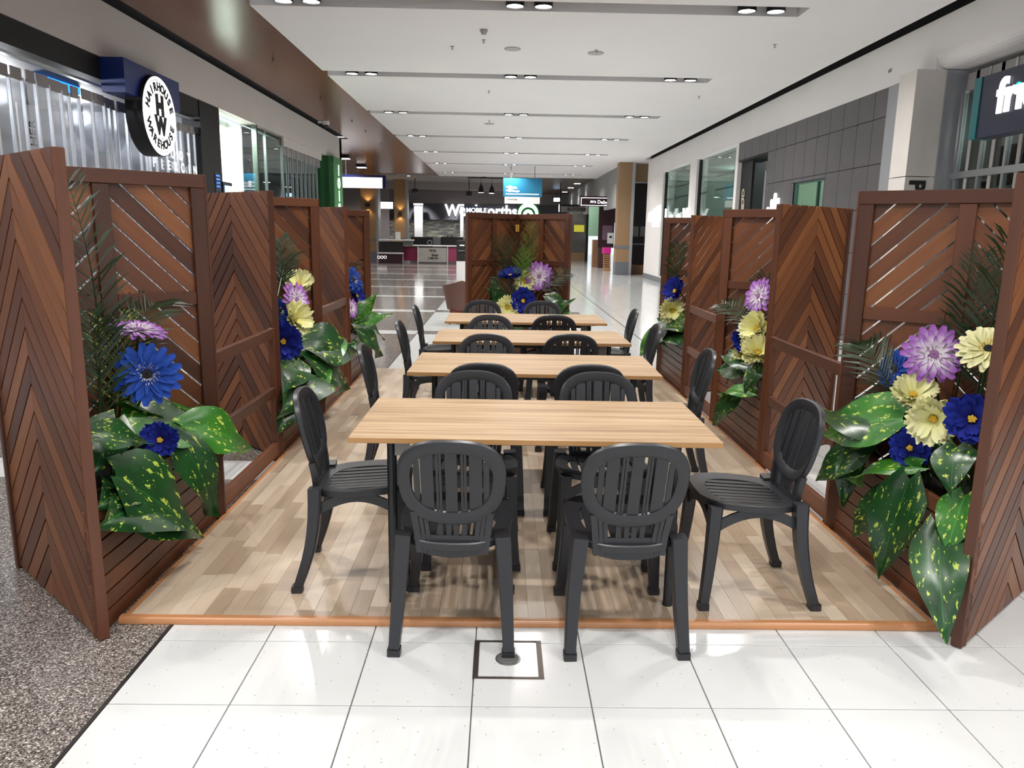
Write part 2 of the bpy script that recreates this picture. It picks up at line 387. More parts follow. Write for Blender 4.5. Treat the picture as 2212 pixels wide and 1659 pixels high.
while x < PX1-.036:
    y = PY0+.034 - random.random()*.4
    x1 = min(x+PW, PX1-.034)
    while y < PY1:
        y1 = y+random.choice((.3, .38, .38, .46, .52))
        planks.append((x, x1, max(y, PY0+.034), min(y1, PY1))); y = y1
    x += PW
planks = [p for p in planks if p[3]-p[2] > .015]
planks.sort(key=lambda p: p[2]); cache = {}
for k, (a, b, c, d) in enumerate(planks):
    if k < 290:
        key = (round(b-a, 3), round(d-c, 3))
        if key not in cache:
            w = MB(); w.box(.0004, key[0]-.0004, .0004, key[1]-.0004, -.004, 0); cache[key] = w.mesh('plank', M['plank'])
        o = link('plank', cache[key], pf); o.location = (a, c, PZ+.0005)
    else: far.box(a+.0004, b-.0004, c+.0004, d-.0004, PZ-.004, PZ+.0005)
o = far.build('plank_field', M['plank_far'], pf); tag(o, kind='stuff')

# ------------------------------------------------------------------ ceiling
CX0, CX1, CXS = -3.1, 5.10, 3.6
w = MB(); w.box(CXS, CX1, -12, 38.7, CZ, CZ+.3)
ys = [-12]+[v for s in SLOT_Y for v in (s-.2, s+.2)]+[38.7]
for k in range(0, len(ys)-1, 2): w.box(CX0, CXS, ys[k], ys[k+1], CZ, CZ+.3)
ceiling = tag(w.build('ceiling', M['ceil']), kind='structure')
w = MB(); w.box(CX0, CXS, -12, 38.7, CZ+.3, CZ+.34); w.build('slot_lid', M['slotgrey'], ceiling)
w = MB(); w.box(CX1, 5.4, -12, 28.3, CZ+.2, CZ+.24); w.box(5.30, 5.34, -12, 28.3, CZ-.03, CZ+.2); w.build('shadow_gap', M['black'], ceiling)
w = MB(); w.box(-4.74, CX0, -12, 38.7, CZ+.06, CZ+.1); w.box(-14, -4.74, 24.4, 38.7, CZ+.06, CZ+.1); w.build('timber_soffit', M['ceil_wood'], ceiling)
w = MB(); w.box(-5.3, -4.74, -12, 24.3, CZ+.12, CZ+.2); w.build('shadow_gap', M['black'], ceiling)
w = MB(); w.box(-4.75, -4.73, -12, 24.4, CZ+.06, CZ+.14); w.build('shadow_gap', M['black'], ceiling)

# downlights in pairs
hb = MB(); hb.lathe([(.1, .0), (.112, .0), (.112, .16), (.0, .16)], 24, cap=False); hb.lathe([(.1, 0), (.1, .03)], 24, cap=False)
house_me = hb.mesh('housing', M['lampblack'], 40)
lb = MB(); lb.lathe([(.0, .012), (.098, .012), (.098, .03), (.0, .03)], 24, cap=False); lens_me = lb.mesh('lens', M['lens'])
ORD = ['nearest', 'second', 'third', 'fourth', 'fifth', 'sixth', 'seventh']
for si, sy in enumerate(SLOT_Y):
    for pi, pr in enumerate(PAIR_X):
        for li, lx in enumerate(pr):
            r = empty('ceiling_downlight', (lx, sy-.02, CZ-.012))
            k = si-4
            where = ('%s ceiling slot in view' % ORD[k]) if k >= 0 else ('slot above %s' % (['aisle far behind viewer', 'aisle behind viewer', 'the front tiles', 'the tables'][si]))
            tag(r, 'round black downlight, %s of the %s pair, %s' % (('left', 'right')[li], ('left', 'middle', 'right')[pi], where), 'downlight', 'downlights in the ceiling slots')
            link('housing', house_me, r); link('lens', lens_me, r)
            if (sy > 16 and li == 1) or sy < -4: continue       # far pairs share one beam
            ld = bpy.data.lights.get('downlight' if sy < 16 else 'far_slot_or_fill_light') or bpy.data.lights.new('downlight' if sy < 16 else 'far_slot_or_fill_light', 'SPOT')
            ld.energy = LAMP_W*(1 if sy < 16 else 2); ld.spot_size = math.radians(150); ld.spot_blend = .85; ld.shadow_soft_size = .045; ld.color = (1, .965, .93)
            lo = bpy.data.objects.new('beam', ld); COL.objects.link(lo); lo.parent = r; lo.location = (0 if sy < 16 else .165, 0, -.02)

# small ceiling fittings
def disc_fit(name, label, cat, px, py, prof, mat, z=CZ):
    p = at(px, py, Z=z); r = empty(name, (p.x, p.y, z)); tag(r, label, cat)
    w = MB(); w.lathe(prof, 18); w.build('cover', mat, r, 50); return r
GREYW = plain('fitting_grey', srgb(176, 172, 170), .6)
r = disc_fit('smoke_detector', 'pale round smoke detector on white ceiling ahead of the nearest slot', 'detector', 1045, 64, [(.055, 0), (.055, -.02), (.04, -.035), (.036, -.06), (.02, -.065)], GREYW)
def sprinkler(px, py, label, mat=None):
    zz = CZ+.06 if mat else CZ; p = at(px, py, Z=zz); r = empty('fire_sprinkler', (p.x, p.y, zz)); tag(r, label, 'sprinkler')
    mt = mat or GREYW
    w = MB(); w.lathe([(.03, 0), (.028, -.006), (.008, -.008), (.008, -.035)], 12); w.build('body', mt, r)
    w = MB(); w.lathe([(.004, -.03), (.02, -.042), (.02, -.045)], 12); w.build('deflector', mt, r)
DK = plain('fitting_dark', srgb(70, 60, 58), .5)
for px, py, lb_, mt in [(1045, 86, 'small sprinkler head just beyond the smoke detector', None), (977, 100, 'tiny sprinkler head left of the smoke detector', None),
        (1288, 108, 'sprinkler head above the right flush speaker disc', None), (1674, 96, 'sprinkler head alone on the right of the white ceiling', None),
        (1056, 196, 'sprinkler head between the second and third slots', None), (1510, 208, 'sprinkler head at the right end of the second bay', None),
        (1057, 260, 'sprinkler head beside the ceiling disc of the third bay', None), (1590, 292, 'sprinkler head on the ceiling near the right fascia', None),
        (590, 127, 'dark sprinkler head in the near part of the timber soffit', DK), (693, 210, 'dark sprinkler head in the middle of the timber soffit', DK),
        (760, 260, 'dark sprinkler head in the lit part of the timber soffit', DK), (790, 283, 'dark sprinkler head further along the timber soffit', DK), (822, 310, 'dark sprinkler head at the far part of the timber soffit', DK)]:
    sprinkler(px, py, lb_, mt)
for px, py, lb_ in [(1107, 105, 'flush pale speaker disc left of centre in first bay'), (1287, 114, 'flush pale speaker disc right of centre in first bay'), (1057, 267, 'grey ceiling disc beyond the third slot')]:
    disc_fit('ceiling_speaker', lb_, 'speaker', px, py, [(.12, 0), (.12, -.012), (.1, -.016)], GREYW)
def dome_cam(px, py, z, label):
    p = at(px, py, Z=z); r = empty('dome_camera', (p.x, p.y, z)); tag(r, label, 'camera')
    w = MB(); w.lathe([(.09, 0), (.09, -.07), (.075, -.09)], 18); w.build('housing', M['white'], r, 40)
    w = MB(); w.lathe([(.06, -.085), (.058, -.12), (.04, -.15), (.012, -.165)], 18); w.build('dome', M['lampblack'], r, 60)
    w = MB(); w.box(-.2, -.08, -.03, .03, -.05, 0); w.build('bracket', M['white'], r)
dome_cam(704, 262, CZ+.06, 'white dome camera on the timber soffit by the left fascia')
dome_cam(1334, 368, CZ, 'white dome camera on the far white ceiling')

# ------------------------------------------------------------------ side fascias and walls
LX, RX = -4.93, 5.24
w = MB(); w.box(LX-.3, LX, -12, 24.3, 3.57, CZ+.04); w.box(-14, LX, 24.0, 24.3, 3.57, CZ+.04)
wall_left = tag(w.build('wall_left', M['fascia_l']), kind='structure')
def bull(r=.16, n=6):
    return [(RX+.6, 3.57+.0), (RX+.6, CZ-.035), (RX, CZ-.035), (RX, 3.57+r)] + [(RX+r-r*math.cos(math.radians(90*i/n)), 3.57+r-r*math.sin(math.radians(90*i/n))) for i in range(1, n+1)]
w = MB(); w.box(RX, RX+.5, 9.75, 25.6, 3.57, CZ-.035); w.prism(bull(), -12, 9.75, 'y')
w.box(RX, RX+.3, 25.6, 28.35, 0.0, CZ-.035); w.box(RX+.3, 10, 28.1, 28.35, 0, CZ+.3)
wall_right = tag(w.build('wall_right', M['fascia_r']), kind='structure')
w = MB(); w.box(RX-.012, RX, 17.6, 28.36, 0, .17); w.box(RX-.012, 8, 28.35, 28.362, 0, .17)
tag(w.build('baseboard_right', plain('skirting_grey', srgb(116, 120, 124), .35)), kind='structure')
w = MB(); w.box(-16, -15.9, 24, 60, 0, 4.4); w.box(-14, LX-.3, 23.95, 24.0, 0, 3.57)
tag(w.build('wall_far_left', M['fascia_l']), kind='structure')
r = link('fascia_number', text_mesh('t43', .075, plain('number_grey', srgb(120, 116, 114), .6), .002), None, face_mat((RX-.004, at(1923, 153, X=RX).y, at(1923, 153, X=RX).z), (0, -1, 0), (0, 0, 1)))
tag(r, 'small grey number t43 on the white right fascia', 'number')
# ------------------------------------------------------------------ chairs (local: sitter faces +Y)
def make_chair():
    r = empty('plastic_chair'); mt = M['chair']
    # seat rim with an open middle for the slats
    N = 40
    out = [(x, y) for x, y in superell(.218, .215, 3.2, N)]
    inn = [(x, y) for x, y in superell(.158, .150, 3.0, N)]
    def sz(x, y): return .452 + .012*(y/.2) - .010*(1-min(1, (x/.21)**2)) + (.0 if y > -.15 else .0)
    vs = []; fs = []
    rows = [(out, -.030, .988), (out, -.004, 1.0), (out, .0, .98), (inn, -.006, 1.0), (inn, -.016, 1.0)]
    for pl, dz, k in rows:
        for x, y in pl:
            tx = 1-.10*max(0, -y)/.215 if True else 1
            vs.append((x*k*tx, y*k, sz(x, y)+dz))
    for j in range(len(rows)-1):
        for i in range(N): fs.append((j*N+i, j*N+(i+1) % N, (j+1)*N+(i+1) % N, (j+1)*N+i))
    for i in range(N): fs.append((4*N+i, 4*N+(i+1) % N, (i+1) % N, i))
    MB().raw(vs, fs).build('seat', mt, r, 35)
    for k in range(7):
        x = -.126+.042*k; yy = .150*(1-(abs(x)/.17)**3)**(1/3)-.002
        w = MB(); n = 6; pts = [(x, -yy+2*yy*i/n, sz(x, -yy+2*yy*i/n)-.011) for i in range(n+1)]
        w.sweep(pts, [[(-.0155, -.004), (.0155, -.004), (.0155, .004), (-.0155, .004)]]*(n+1), side=(1, 0, 0)); w.build('seat_slat', mt, r)
    # backrest ring: leans back and wraps slightly forward at the sides
    tilt = math.radians(13); cz = .672; cy = -.232
    def back(u, v, d=0.0):    # u across, v up in the plane of the back, d depth (+ towards the sitter)
        y = cy - v*math.sin(tilt) + d*math.cos(tilt) + .55*u*u; z = cz + v*math.cos(tilt) + d*math.sin(tilt)
        return (u, y, z)
    def rim(t, a, b):
        c, q = math.cos(t), math.sin(t); e = 2.55
        u = a*math.copysign(abs(c)**(2/e), c); v = b*math.copysign(abs(q)**(2/e), q)
        return u*(1+.07*(v/b)), v
    N = 44; vs = []; fs = []
    prof = [(1.0, 1.0, -.011), (1.0, 1.0, .006), (.965, .965, .011), (.80, .765, .008), (.765, .715, .003), (.765, .715, -.008), (.80, .76, -.013), (.955, .955, -.016)]
    for a, b, d in prof:
        for i in range(N):
            u, v = rim(2*math.pi*i/N, .192*a, .175*b); vs.append(back(u, v, d))
    K = len(prof)
    for j in range(K):
        for i in range(N): fs.append((j*N+i, j*N+(i+1) % N, ((j+1) % K)*N+(i+1) % N, ((j+1) % K)*N+i))
    MB().raw(vs, fs).build('backrest', mt, r, 40)
    for x, hw in ((-.124, .010), (-.086, .0225), (-.050, .0045), (-.0385, .0045), (0, .021), (.0385, .0045), (.050, .0045), (.086, .0225), (.124, .010)):
        h = .128*max(.2, (1-(abs(x)/.152)**2.55))**(1/2.55); n = 6
        w = MB(); pts = [back(x, -h+2*h*i/n, .0005) for i in range(n+1)]
        w.sweep(pts, [[(-hw, -.0045), (hw, -.0045), (hw, .0045), (-hw, .0045)]]*(n+1), side=(1, 0, 0)); w.build('back_slat', mt, r)
    # neck between the ring and the seat: two ribbed uprights and a lower skirt
    def neckpt(u, z):
        t = (.53-z)/.14
        return (u*(1-.06*t), cy+.036+.012*math.sin(t*2.2)-.3*(u*u)*.4-.004*t, z)
    for s in (-1, 1):
        w = MB()
        for k, (uc, hw) in enumerate(((.128, .012), (.106, .007), (.088, .008))):
            pts = [neckpt(s*(uc+.01*(1-i/5)), .550-.165*i/5) for i in range(6)]
            dd = .016 if k == 0 else .008
            w.sweep(pts, [[(-hw, -dd), (hw, -dd), (hw, .009), (-hw, .009)]]*6, side=(1, 0, 0))
        w.build('upright', mt, r, 40)
    for u in (-.045, -.014, .014, .045):
        pts = [neckpt(u, .535-.085*i/4) for i in range(5)]
        w = MB(); w.sweep(pts, [[(-.0095, -.0045), (.0095, -.0045), (.0095, .0045), (-.0095, .0045)]]*5, side=(1, 0, 0)); w.build('back_slat', mt, r)
    w = MB(); n = 12; vs = []; fs = []
    for i in range(n+1):
        u = -.134+.268*i/n; zb = .366+.022*(abs(u)/.134)**2.2; zt = .452
        for z, d in ((zt, .006), (zt, -.006), (zb, -.006), (zb, .006)):
            p = neckpt(u, z); vs.append((p[0], p[1]+d, p[2]))
    for i in range(n):
        for j in range(4): fs.append((i*4+j, i*4+(j+1) % 4, (i+1)*4+(j+1) % 4, (i+1)*4+j))
    fs += [(0, 1, 2, 3), (n*4, n*4+1, n*4+2, n*4+3)]
    w.raw(vs, fs).build('back_skirt', mt, r, 40)
    # legs
    def leg(top, foot, bow, w0, w1):
        w = MB(); n = 7; pts = []; secs = []
        for i in range(n+1):
            t = i/n; p = Vector(top).lerp(Vector(foot), t)
            p += Vector(bow)*math.sin(t*math.pi*.95)*.5
            pts.append(tuple(p)); a = w0+(w1-w0)*t; b = a*.92
            secs.append([(-a, -b), (a*.8, -b), (a, -b*.7), (a, b), (-a*.8, b), (-a, b*.7)])
        f = Vector(foot)
        w.sweep(pts, secs, side=(1, 0, 0))
        b = w1*1.18; M0 = Matrix.Translation((f.x, f.y, 0))
        w.prism(rrect(b*2, b*1.9, .005, 2), 0, .026, 'z', M0)
        w.build('leg', mt, r, 35)
    for s in (-1, 1):
        leg((s*.178, .172, .440), (s*.205, .205, .022), (-s*.012, -.012, 0), .028, .0195)
        leg((s*.182, -.178, .452), (s*.212, -.262, .022), (s*.004, .050, 0), .030, .0205)
    # arched aprons
    def arch(p0, p1, side):
        w = MB(); n = 10; pts = []; secs = []
        for i in range(n+1):
            t = i/n; p = Vector(p0).lerp(Vector(p1), t); p.z = .352+.062*math.sin(math.pi*t)**.9
            pts.append(tuple(p)); secs.append([(-.006, -.02), (.006, -.02), (.006, .02), (-.006, .02)])
        w.sweep(pts, secs, side=side); w.build('apron', mt, r, 40)
    for s in (-1, 1): arch((s*.19, .168, 0), (s*.19, -.176, 0), (1, 0, 0))
    arch((-.165, .186, 0), (.165, .186, 0), (0, 1, 0))
    return r
chair0 = make_chair(); used = [False]
def put_chair(x, y, rz, z, label):
    o = chair0 if not used[0] else copy_tree(chair0); used[0] = True
    o.location = (x, y, z); o.rotation_euler = (0, 0, rz)
    tag(o, label, 'chair', 'charcoal chairs around the tables'); return o
HP = math.pi/2; Z1 = PZ+.001
# back ring sits ~.25 behind the seat centre
o = put_chair(-.158, 2.845, -.03, .0, 'charcoal plastic chair with its back to the viewer, left one at nearest table')
o.rotation_euler = (math.radians(3.1), 0, -.03); o.location.z = .0145
o = put_chair(.478, 2.838, .03, .0, 'charcoal plastic chair with its back to the viewer, right one at nearest table')
o.rotation_euler = (math.radians(3.1), 0, .03); o.location.z = .0145
put_chair(-.60, 3.26, -HP+.05, Z1, 'charcoal plastic chair at the left end of the nearest table')
put_chair(1.055, 3.125, HP+.03, Z1, 'charcoal plastic chair at the right end of the nearest table')
TT = [('nearest', 2.80, 3.52, .0), ('second', 4.20, 4.90, .0), ('third', 5.45, 6.14, .0), ('farthest', 6.70, 7.41, .0)]
put_chair(-.125, 3.475, math.pi+.02, Z1, 'charcoal plastic chair facing the viewer, left one on far side of nearest table')
put_chair(.487, 3.485, math.pi-.02, Z1, 'charcoal plastic chair facing the viewer, right one on far side of nearest table')
put_chair(-.09, 4.23, .0, Z1, 'dark plastic chair back to back with another, left one on near side of second table')
put_chair(.485, 4.23, .0, Z1, 'dark plastic chair back to back with another, right one on near side of second table')
put_chair(-.092, 4.89, math.pi, Z1, 'grey-lit plastic chair facing the viewer, left of the pair between second and third tables')
put_chair(.492, 5.47, 0, Z1, 'dark plastic chair, right of the pair between second and third tables')
put_chair(-.085, 6.10, math.pi, Z1, 'grey-lit plastic chair facing the viewer, left of the pair between third and farthest tables')
put_chair(.457, 6.70, 0, Z1, 'dark plastic chair, right of the pair between third and farthest tables')
put_chair(-.18, 7.50, math.pi+.03, Z1, 'plastic chair behind the farthest table, left one, before the back flowers')
put_chair(.415, 7.50, math.pi-.03, Z1, 'plastic chair behind the farthest table, right one, before the back flowers')
for k, (x, y, s) in enumerate(((-.575, 4.58, 1), (-.525, 5.86, 1), (-.545, 7.14, 1), (1.02, 4.59, -1), (.96, 5.88, -1), (.995, 7.08, -1))):
    put_chair(x, y, -s*HP+(.05, .02, .03, -.04, -.02, -.03)[k], Z1, 'black plastic chair at the %s end of the %s table' % ('left' if s > 0 else 'right', ('second', 'third', 'farthest')[k % 3]))

# ------------------------------------------------------------------ tables
def make_table(L, D):
    r = empty('cafe_table')
    w = MB(); w.bbox(-L/2, L/2, -D/2, D/2, .722, .744, .0015); me = w.mesh('tabletop', [M['laminate'], M['lam_edge']])
    for p in me.polygons:
        if abs(p.normal.z) < .5: p.material_index = 1
    link('tabletop', me, r)
    lx, ly = L/2-.145, D/2-.145
    for sx in (-1, 1):
        for sy in (-1, 1):
            w = MB(); w.lathe([(.021, .0), (.021, .008), (.0195, .012), (.0195, .70), (.0, .70)], 16, cap=True); o = w.build('leg', M['steel_black'], r, 40); o.location = (sx*lx, sy*ly, 0)
            w = MB(); w.box(-.05, .05, -.05, .05, .708, .722); o = w.build('leg_plate', M['steel_black'], r); o.location = (sx*lx, sy*ly, 0)
            w = MB(); w.box(-.03, .03, -.003, .003, .64, .706); o = w.build('bracket', M['plate'], r); o.location = (sx*(lx-.045), sy*ly-.022, 0)
    for sy in (-1, 1):
        w = MB(); w.box(-lx, lx, sy*ly-.012, sy*ly+.012, .684, .708); w.build('rail', M['steel_black'], r)
    for sx in (-1, 1):
        w = MB(); w.box(sx*lx-.012, sx*lx+.012, -ly, ly, .684, .708); w.build('rail', M['steel_black'], r)
    return r
t0 = make_table(1.435, .712)
for k, (x, y, rz) in enumerate(((.145, 3.163, .008), (.202, 4.548, .018), (.229, 5.795, -.004), (.225, 7.05, -.004))):
    o = t0 if k == 0 else copy_tree(t0); o.location = (x, y, Z1); o.rotation_euler = (0, 0, -rz)
    tag(o, ('pale wood-grain cafe table on black legs, ')+('nearest to the viewer', 'second from the viewer', 'third from the viewer', 'farthest, before the back flowers')[k], 'table', 'tables in a row on the platform')

# ------------------------------------------------------------------ screens with planters
PH, PW_, SLW = 1.80, .95, .113
def chevron_slats():
    """parallelogram slats of one panel, clipped to the panel, face in local XZ, 0..PW_ x 0..PH, peak up at the middle"""
    out = []; mid = PW_/2; gap = .0125
    for side in (0, 1):
        z = PH + .02
        k = 0
        while True:
            # band in (d, z): d distance from the middle; top edge z_t = z - d
            zt, zb = z, z-SLW+gap
            poly = [(0, zt), (mid, zt-mid), (mid, zb-mid), (0, zb)]
            def clip(poly, f):
                res = []
                for i in range(len(poly)):
                    a, b = poly[i], poly[(i+1) % len(poly)]; fa, fb_ = f(a), f(b)
                    if fa >= 0: res.append(a)
                    if fa*fb_ < 0:
                        t = fa/(fa-fb_); res.append((a[0]+(b[0]-a[0])*t, a[1]+(b[1]-a[1])*t))
                return res
            poly = clip(poly, lambda p: PH-p[1]); poly = clip(poly, lambda p: p[1]-.012) if len(poly) > 2 else poly
            if len(poly) > 2:
                pl = [((mid+.001+p[0]*(mid-.001)/mid) if side else (mid-.001-p[0]*(mid-.001)/mid), p[1]) for p in poly]
                w = MB(); w.prism(pl, 0, .018, 'y'); out.append(w.mesh('slat', M['slat_r'] if side else M['slat_l']))
            z -= SLW; k += 1
            if z - 0 < -.02: break
        # rows below which only the outer part remains are covered by z running to 0; nothing more needed
        z2 = PH + .02 + SLW
        while z2 - mid < PH + .3 and z2-mid-SLW < PH:
            zt, zb = z2, z2-SLW+gap
            poly = [(0, zt), (mid, zt-mid), (mid, zb-mid), (0, zb)]
            poly = clip(poly, lambda p: PH-p[1])
            if len(poly) > 2:
                pl = [((mid+.001+p[0]*(mid-.001)/mid) if side else (mid-.001-p[0]*(mid-.001)/mid), p[1]) for p in poly]
                w = MB(); w.prism(pl, 0, .018, 'y'); out.append(w.mesh('slat', M['slat_r'] if side else M['slat_l']))
            z2 += SLW
    return out
SLATS = chevron_slats()
def frame_meshes():
    f = []
    def bx(*a, mat='wood_v'):
        w = MB(); w.bbox(*a, .002); f.append((w.mesh('post' if mat == 'wood_v' else 'rail', M[mat]), 'post' if mat == 'wood_v' else 'rail'))
    d0, d1 = .0185, .044
    bx(.0, .07, d0, d1, .012, PH-.066); bx(PW_-.07, PW_, d0, d1, .012, PH-.066); bx(PW_/2-.036, PW_/2+.036, d0, d1-.004, .08, PH-.066)
    bx(.0, PW_, d0, d1, PH-.065, PH, mat='wood_h')
    for u in (-.012, PW_+.0006):
        w = MB(); w.bbox(u, u+.0114, .0, .040, .004, PH, .002); f.append((w.mesh('edge_strip', M['wood_v']), 'edge_strip'))
    for z0, z1 in ((1.162, 1.226), (.58, .645), (.012, .078)):
        bx(.071, PW_/2-.037, d0, d1-.006, z0, z1, mat='wood_h'); bx(PW_/2+.037, PW_-.071, d0, d1-.006, z0, z1, mat='wood_h')
    return f
FRAME = frame_meshes()
def panel(root, a, b, inside):
    """hinged screen panel from ground point a to b; its framed side faces the point inside"""
    a = Vector((a[0], a[1], 0)); b = Vector((b[0], b[1], 0)); x = (b-a).normalized(); y = Vector((-x.y, x.x, 0))
    if y.dot(Vector((inside[0], inside[1], 0))-a) < 0:
        a, b = b, a; x = -x; y = -y
    m = Matrix(((x.x, y.x, 0, a.x), (x.y, y.y, 0, a.y), (0, 0, 1, 0), (0, 0, 0, 1)))
    p = empty('screen_panel', parent=root); p.matrix_local = m; p.scale = ((b-a).length/PW_, 1, 1)
    for me in SLATS: link('slat', me, p)
    for me, nm in FRAME: link(nm, me, p)
    return p
M['brass'] = plain('brass', srgb(190, 150, 70), .35, .9)
def planter(label, p0, p1, apex, zs):
    """triangular planter: two tall panels meeting at apex and a low slatted front from p0 to p1"""
    r = empty('planter_screen', (0, 0, 0)); tag(r, label, 'planter', 'timber planter screens around the platform')
    c = ((p0[0]+p1[0]+apex[0])/3, (p0[1]+p1[1]+apex[1])/3)
    pa = panel(r, p0, apex, c); pb = panel(r, p1, apex, c)
    pa.scale.z = pb.scale.z = zs
    a = Vector((*p0, 0)); b = Vector((*p1, 0)); x = (b-a).normalized(); y = Vector((-x.y, x.x, 0))
    L = (b-a).length
    if y.dot(Vector((*apex, 0))-a) > 0: sgn = 1
    else: sgn = -1
    m = Matrix(((x.x, y.x*sgn, 0, a.x), (x.y, y.y*sgn, 0, a.y), (0, 0, 1, 0), (0, 0, 0, 1)))
    fr = empty('front_box', parent=r); fr.matrix_local = m
    for k in range(7):
        w = MB(); w.bbox(.012, L-.012, .004, .022, .004+.073*k, .004+.073*k+.0665, .0015); w.build('slat', M['wood_h'], fr)
    for u in (0, L-.03):
        w = MB(); w.bbox(u+.002, u+.028, -.012, .003, .002, .52, .002); w.build('post', M['wood_v'], fr)
    w = MB(); w.prism([(.06, .03), (L-.06, .03), (L/2, .60)], .05, .43, 'z'); w.build('liner', M['soil'], fr)
    return r
LYS = [(2.665, 3.955), (5.05, 6.34), (7.445, 8.735)]
RYS = [(2.66, 3.89), (4.985, 6.225), (7.24, 8.48)]
NAMES = ('nearest', 'middle', 'farthest')
for k, (a, b) in enumerate(LYS):
    planter('tall merbau chevron planter screen, %s on the left of the tables' % NAMES[k], (-1.508, a), (-1.508, b), (-2.205, (a+b)/2), (1.0, .990, .976)[k])
for k, (a, b) in enumerate(RYS):
    planter('tall merbau chevron planter screen, %s on the right of the tables' % NAMES[k], (1.797, a), (1.797, b), (2.52, (a+b)/2), (.986, .974, .962)[k])
BY = 9.35
planter('hinged merbau chevron planter screen closing the far end of the tables', (-.43, BY), (.835, BY), (.20, BY+.70), .985)
def hinge(p, label, rz=0):
    h = empty('brass_hinge', p, rz); tag(h, label, 'hinge')
    w = MB(); w.box(-.022, -.003, -.003, .003, -.045, .045); w.box(.003, .022, -.003, .003, -.045, .045); w.build('leaf', M['brass'], h)
    w = MB(); w.cyl((0, -.002), .005, -.047, .047, 10); w.build('pin', M['brass'], h)
hinge((.20, BY+.62, 1.60), 'brass hinge in the upper corner of the far planter screen')
# low open fences between planters
def fence(x, y0, y1, label):
    r = empty('low_timber_fence', (x, y0, 0)); tag(r, label, 'fence', 'low timber fences between the planter screens')
    L = y1-y0; d = .016
    for z0, z1 in ((.832, .898), (.445, .508), (.03, .125)):
        w = MB(); w.bbox(-d, d, .046, L-.046, z0, z1, .002); w.build('rail', M['wood_y'], r)
    for v in (0, L-.045):
        w = MB(); w.bbox(-d-.002, d+.002, v, v+.045, .002, .9, .002); w.build('post', M['wood_v'], r)
for k in range(2):
    fence(-1.513, LYS[k][1]+.004, LYS[k+1][0]-.004, 'low three-rail timber fence on the left, %s' % ('nearer one' if k == 0 else 'farther one'))
    fence(1.802, RYS[k][1]+.004, RYS[k+1][0]-.004, 'low three-rail timber fence on the right, %s' % ('nearer one' if k == 0 else 'farther one'))
# ------------------------------------------------------------------ artificial plants
def leaf_mat(name, base, dark, fleck, amount):
    m, nt, b = new_mat(name); N = nt.nodes; L = nt.links
    tc = N.new('ShaderNodeTexCoord'); oi = N.new('ShaderNodeObjectInfo')
    sc = N.new('ShaderNodeVectorMath'); sc.operation = 'SCALE'; sc.inputs[0].default_value = (31, 17, 0); L.new(oi.outputs['Random'], sc.inputs['Scale'])
    mp = N.new('ShaderNodeMapping'); mp.inputs['Scale'].default_value = (21, 9, 4); L.new(tc.outputs['Object'], mp.inputs[0])
    ad = N.new('ShaderNodeVectorMath'); ad.operation = 'ADD'; L.new(mp.outputs[0], ad.inputs[0]); L.new(sc.outputs[0], ad.inputs[1])
    nz = N.new('ShaderNodeTexNoise'); nz.inputs['Scale'].default_value = 1; nz.inputs['Detail'].default_value = 3; nz.inputs['Roughness'].default_value = .7; L.new(ad.outputs[0], nz.inputs['Vector'])
    rp = N.new('ShaderNodeValToRGB'); e = rp.color_ramp.elements; e[0].position = amount; e[0].color = (0, 0, 0, 1); e[1].position = amount+.03; e[1].color = (1, 1, 1, 1); L.new(nz.outputs['Fac'], rp.inputs[0])
    n2 = N.new('ShaderNodeTexNoise'); n2.inputs['Scale'].default_value = 3; L.new(tc.outputs['Object'], n2.inputs['Vector'])
    r2 = N.new('ShaderNodeValToRGB'); r2.color_ramp.elements[0].color = dark; r2.color_ramp.elements[0].position = .3; r2.color_ramp.elements[1].color = base; r2.color_ramp.elements[1].position = .7; L.new(n2.outputs['Fac'], r2.inputs[0])
    sx = N.new('ShaderNodeSeparateXYZ'); L.new(tc.outputs['Object'], sx.inputs[0])
    ab = N.new('ShaderNodeMath'); ab.operation = 'ABSOLUTE'; L.new(sx.outputs[0], ab.inputs[0])
    lt = N.new('ShaderNodeMath'); lt.operation = 'LESS_THAN'; lt.inputs[1].default_value = .006; L.new(ab.outputs[0], lt.inputs[0])
    mx = N.new('ShaderNodeMixRGB'); mx.inputs[2].default_value = fleck; L.new(rp.outputs[0], mx.inputs[0]); L.new(r2.outputs[0], mx.inputs[1])
    hl = N.new('ShaderNodeMath'); hl.operation = 'MULTIPLY'; hl.inputs[1].default_value = .45; L.new(lt.outputs[0], hl.inputs[0])
    m3 = N.new('ShaderNodeMixRGB'); m3.inputs[2].default_value = tuple(min(1, c*2.2) for c in base[:3])+(1,); L.new(hl.outputs[0], m3.inputs[0]); L.new(mx.outputs[0], m3.inputs[1])
    L.new(m3.outputs[0], b.inputs['Base Color']); b.inputs['Roughness'].default_value = .3
    return m
M['leaf'] = leaf_mat('pothos_leaf', srgb(32, 78, 34), srgb(18, 50, 24), srgb(172, 190, 72), .60)
M['leaf_b'] = leaf_mat('pothos_leaf_light', srgb(62, 128, 38), srgb(38, 96, 34), srgb(196, 208, 96), .60)
M['stem'] = plain('stem_green', srgb(40, 70, 28), .5)
M['palm'] = plain('palm_green', srgb(34, 56, 26), .4, noise=.35, scale=9); M['palm_b'] = plain('palm_bright', srgb(86, 122, 40), .4, noise=.3, scale=9); M['palm_y'] = plain('palm_yellow', srgb(150, 160, 50), .4)
